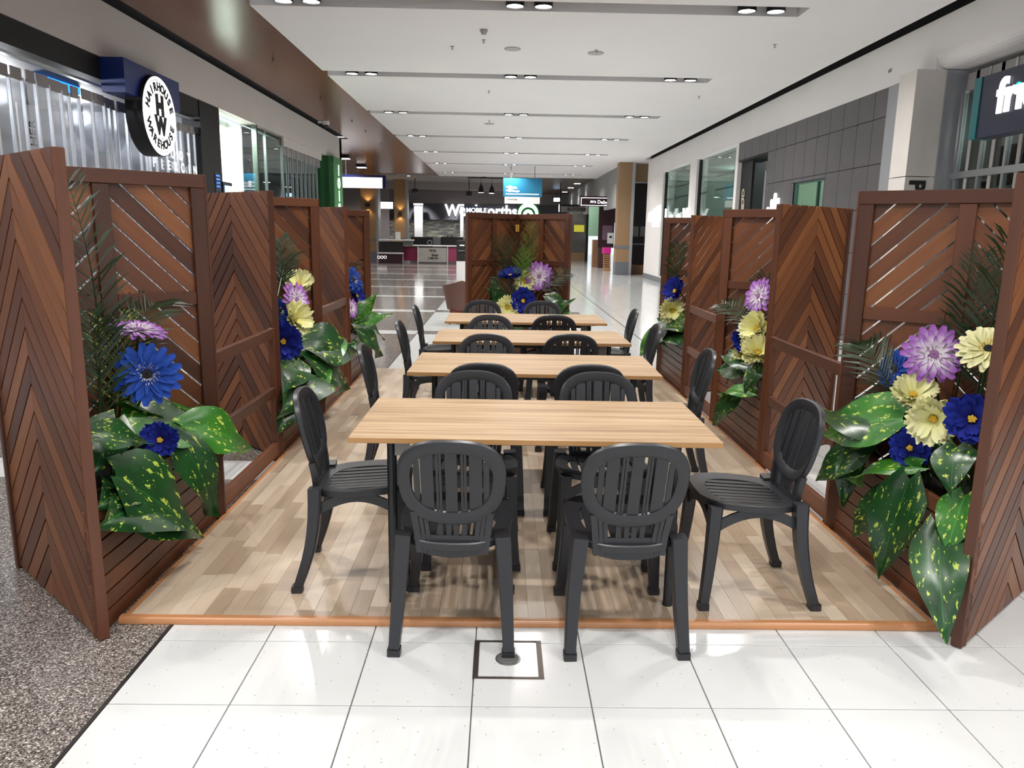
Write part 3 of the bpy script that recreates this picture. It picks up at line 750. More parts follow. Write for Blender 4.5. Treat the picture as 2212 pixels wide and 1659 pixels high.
def leaf_mesh(name, mat, wd, droop, wave, twist):
    nl, nw = 12, 6; vs = []; fs = []
    for i in range(nl+1):
        t = i/nl
        w = wd*(1.02*math.sin(math.pi*min(1, t*1.0)**.62))*(1-.25*t)*(1 if t < .999 else .02)
        if i == 0: w = wd*.22
        for j in range(-nw//2, nw//2+1):
            s = j/(nw/2); x = w*.5*s
            y = t - (.07*abs(s)**1.6 if i == 0 else 0) - .05*abs(s)*(1-t)
            z = droop*1.5*(t-t*t) + .10*abs(s)*wd - .06*wd*s*s + wave*math.sin(t*9+s*2.1)*abs(s) + twist*s*t*.2
            vs.append((x, y, z))
    k = nw+1
    for i in range(nl):
        for j in range(nw): fs.append((i*k+j, i*k+j+1, (i+1)*k+j+1, (i+1)*k+j))
    return MB().raw(vs, fs).mesh(name, mat, 60)
LEAF = {}
for b, mt in ((0, 'leaf'), (1, 'leaf_b')):
    LEAF[b] = [leaf_mesh('leaf', M[mt], .62, .22, .02, .3), leaf_mesh('leaf', M[mt], .54, .34, .035, -.4), leaf_mesh('leaf', M[mt], .70, .12, .03, .1)]
def vine(label, root, specs):
    """leafy plant: specs = (base point, tip point, width factor, bright, normal hint)"""
    r = empty('leafy_plant', root); tag(r, label, 'plant', 'variegated plants in the planters')
    R0 = Vector(root); st = MB()
    for k, (b, t, wf, br, nh) in enumerate(specs):
        b, t = Vector(b), Vector(t); d = t-b; Ln = d.length
        me = LEAF[br][k % 3]; m = frame_from(d, nh); m.translation = b-R0
        o = link('leaf', me, r); o.matrix_local = m @ Matrix.Diagonal((Ln*wf, Ln, Ln, 1))
        e = b-R0+d.normalized()*.01; s0 = Vector((e.x*.55, e.y*.75, -.02)); s1 = Vector((e.x*.72, e.y*.86, e.z*.45)); s2 = Vector((e.x*.88, e.y*.95, e.z*.85))
        st.tube([tuple(s0), tuple(s1), tuple(s2), tuple(e)], .004, 6)
    st.build('stems', M['stem'], r)
    return r
def frond(label, b, t, bend, mat='palm', n=24, ll=.16, nh=None):
    b, t = Vector(b), Vector(t); r = empty('palm_frond', b); tag(r, label, 'palm frond', 'palm fronds in the planters')
    d = t-b; Ln = d.length; up = Vector(bend)
    def pt(s): return d*s + up*math.sin(math.pi*s)*.5*Ln
    w = MB(); w.tube([tuple(pt(i/8)) for i in range(9)], [.006-.0045*i/8 for i in range(9)], 6); w.build('stem', M[mat], r)
    w = MB(); zc = Vector(nh) if nh else (CAM-b).normalized()*.7+Vector((0, 0, .5))
    for i in range(n):
        s = .16+.84*i/(n-1); p = pt(s); tg = (pt(min(1, s+.02))-pt(max(0, s-.02))).normalized()
        sd = tg.cross(zc).normalized(); nn = sd.cross(tg).normalized()
        l = ll*(.45+.9*math.sin(math.pi*(.12+.8*s)))*random.uniform(.88, 1.1)
        for q in (-1, 1):
            a = math.radians(random.uniform(38, 54)-10*s); dr = (tg*math.cos(a)+sd*q*math.sin(a)+nn*random.uniform(-.05, .25)).normalized()
            wv = tg*.0075; e = p+dr*l-Vector((0, 0, .12*l)); mdp = p+dr*l*.55
            w.raw([p-wv*.5, p+wv*.5, mdp+wv, e, mdp-wv], [(0, 1, 2, 4), (4, 2, 3)])
    o = w.build('leaflets', M[mat], r); tag(o, kind='stuff')
    return r
# ---- flowers
def grad_mat(name, stops, rough=.75):
    m, nt, b = new_mat(name); N = nt.nodes; L = nt.links
    tc = N.new('ShaderNodeTexCoord'); sx = N.new('ShaderNodeSeparateXYZ'); L.new(tc.outputs['Object'], sx.inputs[0])
    nz = N.new('ShaderNodeTexNoise'); nz.inputs['Scale'].default_value = 6; mp = N.new('ShaderNodeMapping'); mp.inputs['Scale'].default_value = (6, 1, 1); L.new(tc.outputs['Object'], mp.inputs[0]); L.new(mp.outputs[0], nz.inputs['Vector'])
    ma = N.new('ShaderNodeMath'); ma.operation = 'MULTIPLY_ADD'; ma.inputs[1].default_value = .16; L.new(nz.outputs['Fac'], ma.inputs[0]); L.new(sx.outputs[1], ma.inputs[2])
    rp = N.new('ShaderNodeValToRGB'); e = rp.color_ramp.elements
    e[0].position = stops[0][0]; e[0].color = stops[0][1]; e[1].position = stops[-1][0]; e[1].color = stops[-1][1]
    for p, c in stops[1:-1]: k = e.new(p); k.color = c
    L.new(ma.outputs[0], rp.inputs[0]); L.new(rp.outputs[0], b.inputs['Base Color']); b.inputs['Roughness'].default_value = rough; b.inputs['Specular IOR Level'].default_value = .2
    return m
PET = {
 'blue': grad_mat('petal_blue', [(.1, srgb(26, 44, 110)), (.5, srgb(34, 66, 150)), (1.0, srgb(44, 82, 172))]),
 'purple': grad_mat('petal_purple', [(.12, srgb(214, 214, 150)), (.3, srgb(238, 232, 236)), (.62, srgb(224, 206, 230)), (.84, srgb(176, 124, 196)), (1.05, srgb(160, 100, 186))]),
 'cream': grad_mat('petal_cream', [(.1, srgb(206, 200, 110)), (.4, srgb(226, 224, 160)), (1.0, srgb(236, 234, 186))]),
 'navy': grad_mat('petal_navy', [(.1, srgb(14, 16, 62)), (.5, srgb(26, 34, 116)), (1.0, srgb(36, 50, 150))]),
 'lemon': grad_mat('petal_lemon', [(.1, srgb(206, 190, 70)), (.4, srgb(226, 222, 140)), (1.0, srgb(240, 238, 186))])}
M['fl_black'] = plain('flower_eye', srgb(10, 9, 12), .8); M['fl_yellow'] = plain('pollen_yellow', srgb(214, 170, 40), .7); M['fl_mauve'] = plain('floret_mauve', srgb(150, 104, 160), .8); M['fl_white'] = plain('filament_white', srgb(214, 220, 220), .7)
def petal_mesh(mat, wd, lift, curl, ruff=0.0, notch=.03, nl=7, nw=4):
    vs = []; fs = []
    for i in range(nl+1):
        t = i/nl; w = wd*(.35+.65*math.sin(math.pi*min(1, (t*.93+.07))**.85*.97)**.8) if ruff == 0 else wd*(.25+.75*t**.7)*(1-.35*max(0, t-.75)/.25)
        for j in range(nw+1):
            s = 2*j/nw-1; y = t*(1-.06*s*s) - (notch*(1-abs(s)) if i == nl else 0)
            z = lift*t + curl*t*t + .05*s*s*t*(1 if ruff == 0 else 2.5) + ruff*math.sin(s*7+t*3)*t*t
            if ruff and i == nl: y += ruff*.8*math.cos(s*9)
            vs.append((w*.5*s, y, z))
    k = nw+1
    for i in range(nl):
        for j in range(nw): fs.append((i*k+j, i*k+j+1, (i+1)*k+j+1, (i+1)*k+j))
    return MB().raw(vs, fs).mesh('petal', mat, 60)
def proto_gerbera(col, eye, fil):
    r = empty('gerbera_flower')
    for n, sc, lift, z, off in ((17, 1.0, .10, 0, 0), (15, .84, .22, .02, .19), (11, .60, .42, .035, .4)):
        me = petal_mesh(PET[col], .37 if n > 12 else .26, lift, -.12)
        for k in range(n):
            a = 2*math.pi*k/n+off+random.uniform(-.06, .06); q = sc*random.uniform(.94, 1.04)
            link('petal', me, r, Matrix.Rotation(a, 4, 'Z') @ Matrix.Translation((0, .07, z)) @ Matrix.Rotation(random.uniform(-.09, .09), 4, 'X') @ Matrix.Scale(q*.93, 4))
    w = MB(); w.lathe([(.0, -.06), (.12, -.05), (.16, .02), (.13, .10), (.02, .11)], 14, cap=False); w.build('flower_centre', M[eye], r, 50)
    w = MB()
    for k in range(70):
        a = random.uniform(0, 6.283); ra = random.uniform(.15, .30); b = Vector((math.cos(a)*ra*.8, math.sin(a)*ra*.8, .05)); e = Vector((math.cos(a)*ra*1.2, math.sin(a)*ra*1.2, .16+random.uniform(-.03, .05)))
        sdv = Vector((-math.sin(a), math.cos(a), 0))*.007; w.raw([b-sdv, b+sdv, e+sdv, e-sdv], [(0, 1, 2, 3)])
    o = w.build('filaments', M[fil], r); tag(o, kind='stuff')
    w = MB(); w.lathe([(.02, -.30), (.07, -.22), (.15, -.06), (.17, .0)], 12, cap=False); w.build('calyx', M['stem'], r, 50)
    return r
def proto_poppy(col):
    r = empty('poppy_flower')
    for n, sc, lift, curl, off in ((6, 1.0, .34, .10, 0), (6, .92, .62, .12, .5), (5, .74, 1.05, .1, .2)) if col != 'navy' else ((6, 1.0, .22, .10, 0), (6, .88, .42, .12, .5), (5, .62, .70, .1, .2)):
        me = petal_mesh(PET[col], 1.0, lift, curl, ruff=.07 if col == 'navy' else .10, nl=8, nw=10)
        for k in range(n):
            a = 2*math.pi*k/n+off+random.uniform(-.1, .1)
            link('petal', me, r, Matrix.Rotation(a, 4, 'Z') @ Matrix.Translation((0, .03, 0)) @ Matrix.Rotation(random.uniform(-.1, .1), 4, 'X') @ Matrix.Scale(sc*random.uniform(.93, 1.05), 4))
    w = MB()
    for k in range(16):
        a = k*2.4; ra = .035*math.sqrt(k)
        w.lathe([(.0, 0), (.045, .03), (.04, .09), (.0, .11)], 7, Matrix.Translation((ra*math.cos(a), ra*math.sin(a), .16)), cap=False)
    w.build('flower_centre', M['fl_yellow'], r, 50)
    w = MB(); w.lathe([(.02, -.25), (.07, -.18), (.12, -.02), (.13, .05)], 10, cap=False); w.build('calyx', M['stem'], r, 50)
    return r
PROTO = {'gb': proto_gerbera('blue', 'fl_black', 'fl_white'), 'gp': proto_gerbera('purple', 'fl_mauve', 'fl_mauve'), 'gy': proto_gerbera('cream', 'fl_black', 'fl_yellow'),
         'pb': proto_poppy('navy'), 'py': proto_poppy('lemon'), 'pw': proto_poppy('cream')}
PUSED = set()
def flower(kind, p, nrm, R, root, label, spin=0.0):
    o = PROTO[kind] if kind not in PUSED else copy_tree(PROTO[kind]); PUSED.add(kind)
    if o is not PROTO[kind]:
        for ch in [c for c in o.children if c.name.startswith('stem')]: bpy.data.objects.remove(ch)
    z = Vector(nrm).normalized(); x = z.cross(Vector((0, .3, 1))).normalized(); y = z.cross(x)
    m = Matrix(((x.x, y.x, z.x), (x.y, y.y, z.y), (x.z, y.z, z.z))).to_4x4() @ Matrix.Rotation(spin, 4, 'Z'); m.translation = Vector(p)
    o.matrix_world = m @ Matrix.Scale(R, 4)
    tag(o, label, 'flower', 'artificial flowers in the planters')
    inv = (m @ Matrix.Scale(R, 4)).inverted(); P0 = Vector(p); P1 = Vector(root); q0 = P0-z*.26*R; q1 = P0-z*1.2*R-Vector((0, 0, .4*R))
    pts = []
    for i in range(9):
        t = i/8; a = q0.lerp(q1, t); b = q1.lerp(P1, t); pts.append(tuple(inv @ a.lerp(b, t)))
    w = MB(); w.tube(pts, .006/R, 6); w.build('stem', M['stem'], o, 60)
    return o
def camdir(p): return (CAM-Vector(p)).normalized()

# side units: everything is placed on planes X = const near the planter front
def unit_side(tag_, sgn, Y0, Y1, flowers, leaves, fronds):
    XF = -1.508 if sgn < 0 else 1.797
    yc = (Y0+Y1)/2; root = Vector((XF+sgn*.25, yc, .45))
    for kind, px, py, dx, R, fac, lab in flowers:
        p = at(px, py, X=XF+sgn*dx); c = camdir(p)
        n = {'cam': c, 'up': Vector((-sgn*.25, -.1, 1)), 'aisle': (c*.5+Vector((-sgn*.9, 0, .25))), 'camup': c*.7+Vector((0, 0, .6)), 'near': c*.7+Vector((sgn*.1, -.8, .1)), 'out': c*.6+Vector((-sgn*.3, .4, .3)), 'down': c+Vector((-sgn*.2, 0, -.3))}[fac]
        flower(kind, p, n, R, (root.x, root.y+(p.y-root.y)*.4, .44), lab+tag_, random.uniform(0, 1))
    sp = []
    for bx_, by_, db, tx_, ty_, dt, wf, br in leaves:
        b = at(bx_, by_, X=XF+sgn*db); t = at(tx_, ty_, X=XF+sgn*dt); c = camdir(b)
        sp.append((b, t, wf, br, c*.55+Vector((-sgn*.35, 0, .55))))
    vine('variegated green and yellow leafy plant spilling over'+tag_, (root.x, root.y, .44), sp)
    for bx_, by_, db, tx_, ty_, dt, bend, mt, lab in fronds:
        frond(lab+tag_, at(bx_, by_, X=XF+sgn*db), at(tx_, ty_, X=XF+sgn*dt), bend, mt)
TL = [', left nearest planter', ', left middle planter', ', left farthest planter']; TR = [', right nearest planter', ', right middle planter', ', right farthest planter']
unit_side(TL[0], -1, *LYS[0],
  [('gb', 318, 808, .06, .150, 'cam', 'large blue gerbera with a black eye'), ('gp', 300, 714, .12, .125, 'up', 'purple and white gerbera seen edge on'),
   ('pb', 348, 950, .0, .085, 'near', 'small navy poppy among the leaves')],
  [(250, 905, .10, 195, 1035, .10, 1.1, 0), (190, 940, .06, 305, 962, -.02, .9, 0), (300, 930, .12, 450, 905, -.02, 1.0, 0), (300, 945, .1, 420, 880, .12, .95, 1), (395, 925, .0, 522, 982, -.10, .85, 1),
   (250, 1030, .02, 432, 1165, -.12, .95, 0), (340, 1090, .02, 210, 1140, -.02, 1.15, 0), (375, 940, .0, 455, 1115, -.10, .8, 0), (460, 930, .02, 478, 1010, -.02, .8, 0), (270, 1060, .05, 205, 1100, .0, 1, 0), (330, 900, .2, 240, 880, .2, 1, 0), (400, 960, .06, 330, 1010, .06, 1, 0)],
  [(240, 850, .24, 366, 640, .15, (0, 0, .35), 'palm', 'dark palm frond arching above the purple gerbera'), (215, 900, .20, 148, 395, .30, (.1, 0, .05), 'palm', 'upright palm frond against the near panel'),
   (230, 930, .20, 195, 690, .2, (0, 0, 0), 'palm', 'dark palm frond behind the blue gerbera'), (250, 920, .3, 235, 650, .35, (.1, 0, .1), 'palm_y', 'short yellowish palm frond at the rail')])
unit_side(TR[0], 1, *RYS[0],
  [('gp', 2018, 765, .10, .135, 'cam', 'large purple and white gerbera'), ('gy', 2135, 755, .18, .125, 'camup', 'pale yellow gerbera with a dark eye'), ('pw', 1972, 857, .05, .095, 'camup', 'pale yellow ruffled poppy tilted upward'),
   ('pw', 2018, 902, .0, .10, 'down', 'pale yellow ruffled poppy facing the viewer'), ('pb', 1965, 968, .0, .088, 'cam', 'navy poppy with a yellow eye low among leaves'), ('pb', 2100, 905, .04, .10, 'cam', 'dark navy poppy beside the front panel'), ('gb', 1935, 798, .14, .11, 'aisle', 'blue gerbera turned sideways')],
  [(1950, 905, .0, 1790, 948, -.10, .95, 1), (1940, 930, .0, 1800, 900, .0, .9, 0), (1880, 960, -.02, 1765, 1040, -.12, .8, 0), (1850, 970, -.02, 1822, 1095, -.08, .8, 0), (1990, 1010, .0, 1845, 1045, -.08, .5, 1), (1965, 1035, -.04, 1900, 1250, -.10, .75, 0), (1930, 1060, -.02, 1850, 1160, -.08, .8, 0),
   (2068, 965, .0, 2055, 1075, -.08, 1.5, 0), (2085, 1070, .0, 2045, 1195, -.06, 1.1, 1), (2030, 1140, -.05, 2045, 1392, -.13, .82, 0), (1920, 880, .1, 1850, 920, .1, .9, 0), (2040, 900, .1, 1990, 1020, .05, .9, 0)],
  [(1960, 900, .16, 1865, 735, .05, (-.2, 0, .3), 'palm', 'dark fern-like frond left of the purple gerbera'), (2100, 900, .25, 2180, 520, .25, (0, 0, .0), 'palm', 'tall dark palm frond beside the front panel'), (2060, 880, .3, 2120, 560, .32, (0, 0, .05), 'palm', 'second dark palm frond behind the yellow gerbera')])
unit_side(TL[1], -1, *LYS[1],
  [('gp', 640, 648, .06, .150, 'aisle', 'purple and white gerbera turned to the aisle'), ('pw', 645, 617, .10, .115, 'camup', 'creamy ruffled poppy, topmost bloom'), ('py', 632, 690, .0, .125, 'aisle', 'lemon poppy with an orange eye'),
   ('pb', 612, 738, .02, .135, 'cam', 'navy poppy with a yellow eye'), ('gb', 603, 672, .18, .11, 'aisle', 'blue gerbera half hidden')],
  [(660, 800, .02, 600, 900, -.05, .9, 0), (650, 770, .0, 735, 850, -.15, .9, 0), (640, 780, .0, 660, 850, -.1, .9, 0), (670, 760, .0, 735, 735, -.1, .95, 1), (660, 755, .0, 755, 775, -.18, .9, 0), (690, 770, .0, 765, 745, -.2, .8, 0), (630, 830, -.02, 598, 940, -.02, 1.2, 0), (680, 790, -.03, 705, 860, -.18, .9, 1), (640, 740, .1, 665, 705, .1, .9, 0), (610, 800, .05, 600, 850, .0, 1, 1), (640, 800, .0, 610, 860, -.05, 1, 0)],
  [(600, 640, .2, 648, 520, .2, (0, 0, .3), 'palm', 'dark palm frond fanned above the flowers'), (602, 640, .22, 604, 520, .22, (.1, 0, .1), 'palm', 'second dark palm frond close to the near panel'), (618, 760, .16, 618, 660, .16, (.05, 0, 0), 'palm', 'palm frond between the blue flowers')])
unit_side(TL[2], -1, *LYS[2],
  [('gb', 762, 605, .08, .16, 'aisle', 'blue gerbera turned to the aisle'), ('gp', 757, 665, .04, .12, 'aisle', 'purple gerbera behind the panel edge'), ('py', 776, 675, .0, .115, 'aisle', 'pale yellow poppy'), ('pb', 768, 640, .06, .11, 'aisle', 'navy poppy')],
  [(770, 690, .0, 815, 632, -.2, .8, 1), (780, 670, .0, 808, 640, -.15, .9, 1), (770, 700, .0, 850, 678, -.35, .55, 1), (775, 690, .0, 830, 735, -.25, .8, 0), (765, 710, .0, 818, 772, -.2, .8, 0), (770, 720, .0, 790, 700, -.1, .9, 0), (760, 735, .0, 770, 775, -.1, 1, 0)],
  [(752, 600, .15, 778, 548, .15, (0, 0, .2), 'palm', 'small dark palm frond above the blue gerbera')])
unit_side(TR[1], 1, *RYS[1],
  [('gp', 1640, 640, .08, .145, 'aisle', 'purple gerbera turned to the aisle'), ('py', 1640, 712, .04, .12, 'aisle', 'lemon poppy below the purple gerbera'), ('pb', 1614, 732, .0, .115, 'cam', 'navy poppy with a yellow eye'), ('py', 1636, 765, .0, .12, 'camup', 'pale yellow poppy low over the box'), ('py', 1604, 768, -.02, .07, 'camup', 'small pale yellow bloom')],
  [(1640, 790, .0, 1610, 850, -.08, 1.1, 0), (1620, 790, .0, 1560, 770, -.1, .9, 0), (1610, 800, .0, 1548, 800, -.12, .9, 0), (1600, 850, -.02, 1545, 920, -.12, .8, 0), (1630, 850, -.02, 1560, 860, -.1, .55, 1), (1600, 790, .0, 1575, 755, -.03, .9, 0), (1640, 740, .1, 1650, 700, .1, .9, 0), (1590, 790, 0, 1570, 830, -.08, 1, 0)],
  [(1630, 720, .1, 1560, 655, -.02, (0, 0, .2), 'palm', 'dark palm frond reaching toward the tables'), (1645, 760, .15, 1655, 600, .15, (0, 0, 0), 'palm', 'dark palm frond behind the purple gerbera')])
unit_side(TR[2], 1, *RYS[2],
  [('gp', 1445, 623, .08, .15, 'aisle', 'purple gerbera turned to the aisle'), ('pb', 1462, 630, .04, .15, 'aisle', 'deep blue poppy'), ('py', 1452, 671, .0, .13, 'cam', 'lemon poppy with an orange eye')],
  [(1450, 700, .0, 1420, 690, -.1, .9, 0), (1440, 710, .0, 1405, 720, -.1, .9, 0), (1450, 720, .0, 1470, 750, -.05, .9, 0), (1420, 710, .0, 1385, 770, -.15, .8, 1), (1430, 720, 0, 1440, 750, -.1, 1, 0), (1445, 690, 0, 1475, 720, 0, 1, 0)],
  [(1462, 620, .12, 1468, 530, .12, (-.1, 0, 0), 'palm', 'dark palm frond beside the panel edge')])
# far end unit
TB = ', far end planter'; rt = (.20, BY+.22, .45)
def B(px, py, d): return at(px, py, Y=BY+d)
for kind, px, py, d, R, fac, lab in [('gp', 1165, 597, .05, .19, 'cam', 'purple and white gerbera on the right'), ('pb', 1103, 600, .05, .16, 'up', 'blue poppy on the left seen from the side'), ('py', 1134, 608, .10, .135, 'cam', 'lemon poppy in the middle'),
      ('pb', 1130, 650, -.12, .16, 'cam', 'deep blue poppy with a golden eye'), ('py', 1096, 664, -.08, .14, 'cam', 'pale yellow poppy low on the left')]:
    p = B(px, py, d); n = camdir(p) if fac == 'cam' else Vector((-.2, -.35, 1)); flower(kind, p, n, R, (rt[0], BY+.15, .44), lab+TB)
sp = []
for bx_, by_, db, tx_, ty_, dt, wf, br in [(1085, 670, .1, 1060, 600, .0, .8, 0), (1080, 660, .05, 1040, 655, -.05, .9, 0), (1190, 680, .0, 1245, 645, -.15, .8, 0), (1200, 690, .0, 1262, 690, -.2, .8, 1), (1190, 690, 0, 1230, 670, -.1, .9, 0), (1180, 640, .1, 1230, 660, 0, .9, 0), (1110, 690, 0, 1080, 720, -.15, .9, 1), (1120, 690, 0, 1120, 735, -.15, .9, 0), (1150, 690, 0, 1165, 730, -.15, .9, 0), (1070, 650, .1, 1050, 620, 0, .8, 0)]:
    b = B(bx_, by_, db); t = B(tx_, ty_, dt); sp.append((b, t, wf, br, camdir(b)*.6+Vector((0, 0, .5))))
vine('variegated green and yellow leafy plant spilling out'+TB, (rt[0], rt[1], .44), sp)
for bx_, by_, tx_, ty_, d, bend, mt, lab in [(1130, 605, 1146, 486, .1, (.08, 0, 0), 'palm_b', 'bright upright palm frond, tallest'), (1125, 615, 1133, 545, .0, (0, 0, 0), 'palm_b', 'bright shorter palm frond in front'), (1110, 610, 1078, 515, .15, (-.1, 0, .05), 'palm', 'dark palm frond leaning left'),
      (1120, 620, 1105, 520, .2, (0, 0, .05), 'palm', 'dark palm frond behind the blue poppy'), (1160, 640, 1225, 590, .0, (0, 0, .15), 'palm', 'dark palm frond leaning right'), (1120, 660, 1075, 600, .0, (0, 0, .1), 'palm', 'dark palm frond low on the left')]:
    frond(lab+TB, B(bx_, by_, d), B(tx_, ty_, d-.05), bend, mt, n=17, ll=.15 if mt == 'palm_b' else .17)
# ------------------------------------------------------------------ shop fronts
def glass(name, tint, gloss=.12, rough=.02, haze=0.0, fk=.45):
    m, nt, b = new_mat(name); N = nt.nodes; L = nt.links
    tr = N.new('ShaderNodeBsdfTransparent'); tr.inputs[0].default_value = tint
    gl = N.new('ShaderNodeBsdfGlossy'); gl.inputs['Roughness'].default_value = rough; gl.inputs[0].default_value = (1, 1, 1, 1)
    fr = N.new('ShaderNodeFresnel'); fr.inputs[0].default_value = 1.5
    ma = N.new('ShaderNodeMath'); ma.operation = 'MULTIPLY_ADD'; ma.inputs[1].default_value = fk; ma.inputs[2].default_value = gloss*.3; L.new(fr.outputs[0], ma.inputs[0])
    mx = N.new('ShaderNodeMixShader'); L.new(ma.outputs[0], mx.inputs[0]); L.new(tr.outputs[0], mx.inputs[1]); L.new(gl.outputs[0], mx.inputs[2])
    out = mx
    if haze:
        df = N.new('ShaderNodeBsdfDiffuse'); df.inputs[0].default_value = (.8, .8, .82, 1)
        m2 = N.new('ShaderNodeMixShader'); m2.inputs[0].default_value = haze; L.new(mx.outputs[0], m2.inputs[1]); L.new(df.outputs[0], m2.inputs[2]); out = m2
    L.new(out.outputs[0], N['Material Output'].inputs[0]); return m
M['glass'] = glass('clear_glass', (.86, .92, .88, 1)); M['glass_dark'] = glass('tinted_glass', (.66, .74, .70, 1), .1)
M['poly'] = glass('clear_polycarbonate', (.9, .92, .95, 1), .1, .08, haze=.05)
M['glow'] = plain('sign_white', (1, 1, 1, 1), .5, emit=1.5); M['glow_soft'] = plain('sign_white_soft', (1, 1, 1, 1), .5, emit=1.15)
M['navy'] = plain('sign_navy', srgb(16, 22, 52), .4); M['blue'] = plain('sign_blue', srgb(14, 40, 108), .4); M['teal'] = plain('sign_teal', srgb(10, 96, 100), .4)
M['dark'] = plain('interior_dark', srgb(26, 24, 24), .7); M['midgrey'] = plain('interior_grey', srgb(120, 120, 120), .8, noise=.3, scale=2)
M['green'] = plain('pillar_green', srgb(22, 84, 30), .5); M['green_l'] = plain('pillar_green_light', srgb(60, 132, 66), .5)
M['maroon'] = plain('maroon_panel', srgb(118, 24, 62), .4); M['darkmaroon'] = plain('dark_maroon', srgb(46, 12, 24), .5); M['steelgrey'] = plain('grey_metal', srgb(120, 120, 124), .35, .5)
M['stone'] = plain('stone_grey', srgb(170, 166, 160), .5, noise=.12, scale=6)
def thing(name, label, cat, group=None): return tag(empty(name), label, cat, group)
def part(root, name, mat, *boxes, smooth=None):
    w = MB()
    for b in boxes: w.box(*b)
    return w.build(name, mat, root)
def lamp(kind, loc, energy, size, color=(1, 1, 1), rot=(0, 0, 0), parent=None, spot=120):
    ld = bpy.data.lights.new('lamp', kind); ld.energy = energy; ld.color = color
    if kind == 'AREA': ld.shape = 'RECTANGLE'; ld.size, ld.size_y = size if isinstance(size, tuple) else (size, size)
    else: ld.shadow_soft_size = size
    if kind == 'SPOT': ld.spot_size = math.radians(spot); ld.spot_blend = .7
    o = bpy.data.objects.new('shop_or_fill_lamp', ld); COL.objects.link(o); o.location = loc; o.rotation_euler = rot
    if parent: o.parent = parent
    return o
def room(name, mat, x0, x1, y0, y1, z1, open_side, floor_mat=None):
    """hollow shop interior: one mesh of thin walls, open on one side"""
    w = MB(); t = .05
    w.box(x0, x1, y0, y1, z1, z1+t); w.box(x0, x1, y0-t, y0, 0, z1); w.box(x0, x1, y1, y1+t, 0, z1)
    if open_side == '+x': w.box(x0-t, x0, y0, y1, 0, z1)
    else: w.box(x1, x1+t, y0, y1, 0, z1)
    o = w.build(name, mat); tag(o, kind='structure')
    w = MB(); w.box(x0, x1, y0, y1, -.03, .002); w.build('shop_floor', floor_mat or M['midgrey'], o); return o
# ---- left: hair shop with clear folding shutter
MOT = plain('mottled_wall', srgb(116, 118, 124), .8, noise=.8, scale=2.6)
rm = room('wall_shop_hair', MOT, -9.0, LX-.32, 3.0, 13.6, 3.5, '+x', M['white'])
for yy in (5.2, 8.0, 10.6, 12.6): lamp('POINT', (-6.6, yy, 3.2), 140, .12, (.93, .96, 1))
for k, yy in enumerate((4.4, 6.6, 8.8, 11.4)):
    t = thing('display_shelf', 'pale product display unit inside the hair shop, %s from the viewer' % ('nearest', 'second', 'third', 'fourth')[k], 'shelf', 'display units in the hair shop')
    part(t, 'frame', M['white'], (-8.9, -8.3, yy, yy+.08, 0, 2.7), (-8.9, -8.3, yy+1.5, yy+1.58, 0, 2.7), (-8.9, -8.86, yy+.08, yy+1.5, 0, 2.7))
    for z in (.5, 1.0, 1.5, 2.0, 2.5): part(t, 'shelf', M['alu'], (-8.86, -8.3, yy+.08, yy+1.5, z, z+.03))
p = at(128, 168, X=-5.9); part(rm, 'added_dark_sheet', M['dark'], (-9, LX-.33, 3.0, 13.6, 3.42, 3.47))  # dark sheet added under the lit shop ceiling to kill its bright band
t = thing('blue_light_panel', 'bright blue lit panel high inside the hair shop', 'light panel'); part(t, 'panel', plain('panel_blue', srgb(40, 130, 240), .5, emit=2.6), (-5.95, -5.9, p.y-.5, p.y+.5, p.z-.14, p.z+.18))
part(t, 'frame', M['dark'], (-6.0, -5.96, p.y-.55, p.y+.55, p.z-.18, p.z+.22), (-6.0, -5.96, p.y-.05, p.y+.05, p.z+.2, 3.42))
w = MB(); w.box(LX-.22, LX-.02, 3, 13.07, 3.30, 3.57); w.box(LX-.3, LX-.005, 13.07, 13.95, 0, 3.57); tag(w.build('wall_shop_header', M['black']), kind='structure')
SHB = plain('bright_bar', srgb(228, 230, 234), .25, .2)
sh = thing('clear_folding_shutter', 'clear folding shutter with bright aluminium bars across the hair shop', 'shutter')
yy = 4.0; n = 0
pm = {}
while yy < 13.0:
    wdt = (.17, .24, .30, .20)[n % 4]; y2 = min(yy+wdt, 13.06); off = .03*math.sin(n*1.3)
    w = MB(); w.box(LX-.125+off, LX-.121+off, yy+.012, y2-.012, .05, 3.02); w.build('pane', M['poly'], sh)
    part(sh, 'bar', SHB, (LX-.14+off, LX-.108+off, y2-.011, y2+.011, .02, 3.05))
    part(sh, 'header_plate', M['slotgrey'], (LX-.13+off, LX-.115+off, yy+.012, y2-.012, 3.02, 3.14))
    yy = y2; n += 1
part(sh, 'track', M['alu'], (LX-.16, LX-.09, 4.0, 13.06, 3.23, 3.26))
t = thing('shop_poster', 'white poster strip lettered X HER behind the clear shutter', 'poster')
p = at(72, 300, X=-5.6); part(t, 'sheet', M['white'], (-5.62, -5.6, p.y-.25, p.y+.12, p.z-.6, p.z+.38))
link('lettering', text_mesh('X HER', .17, M['dark'], .002), t, face_mat((-5.595, p.y, p.z-.02), (0, 0, 1), (0, -1, 0)))
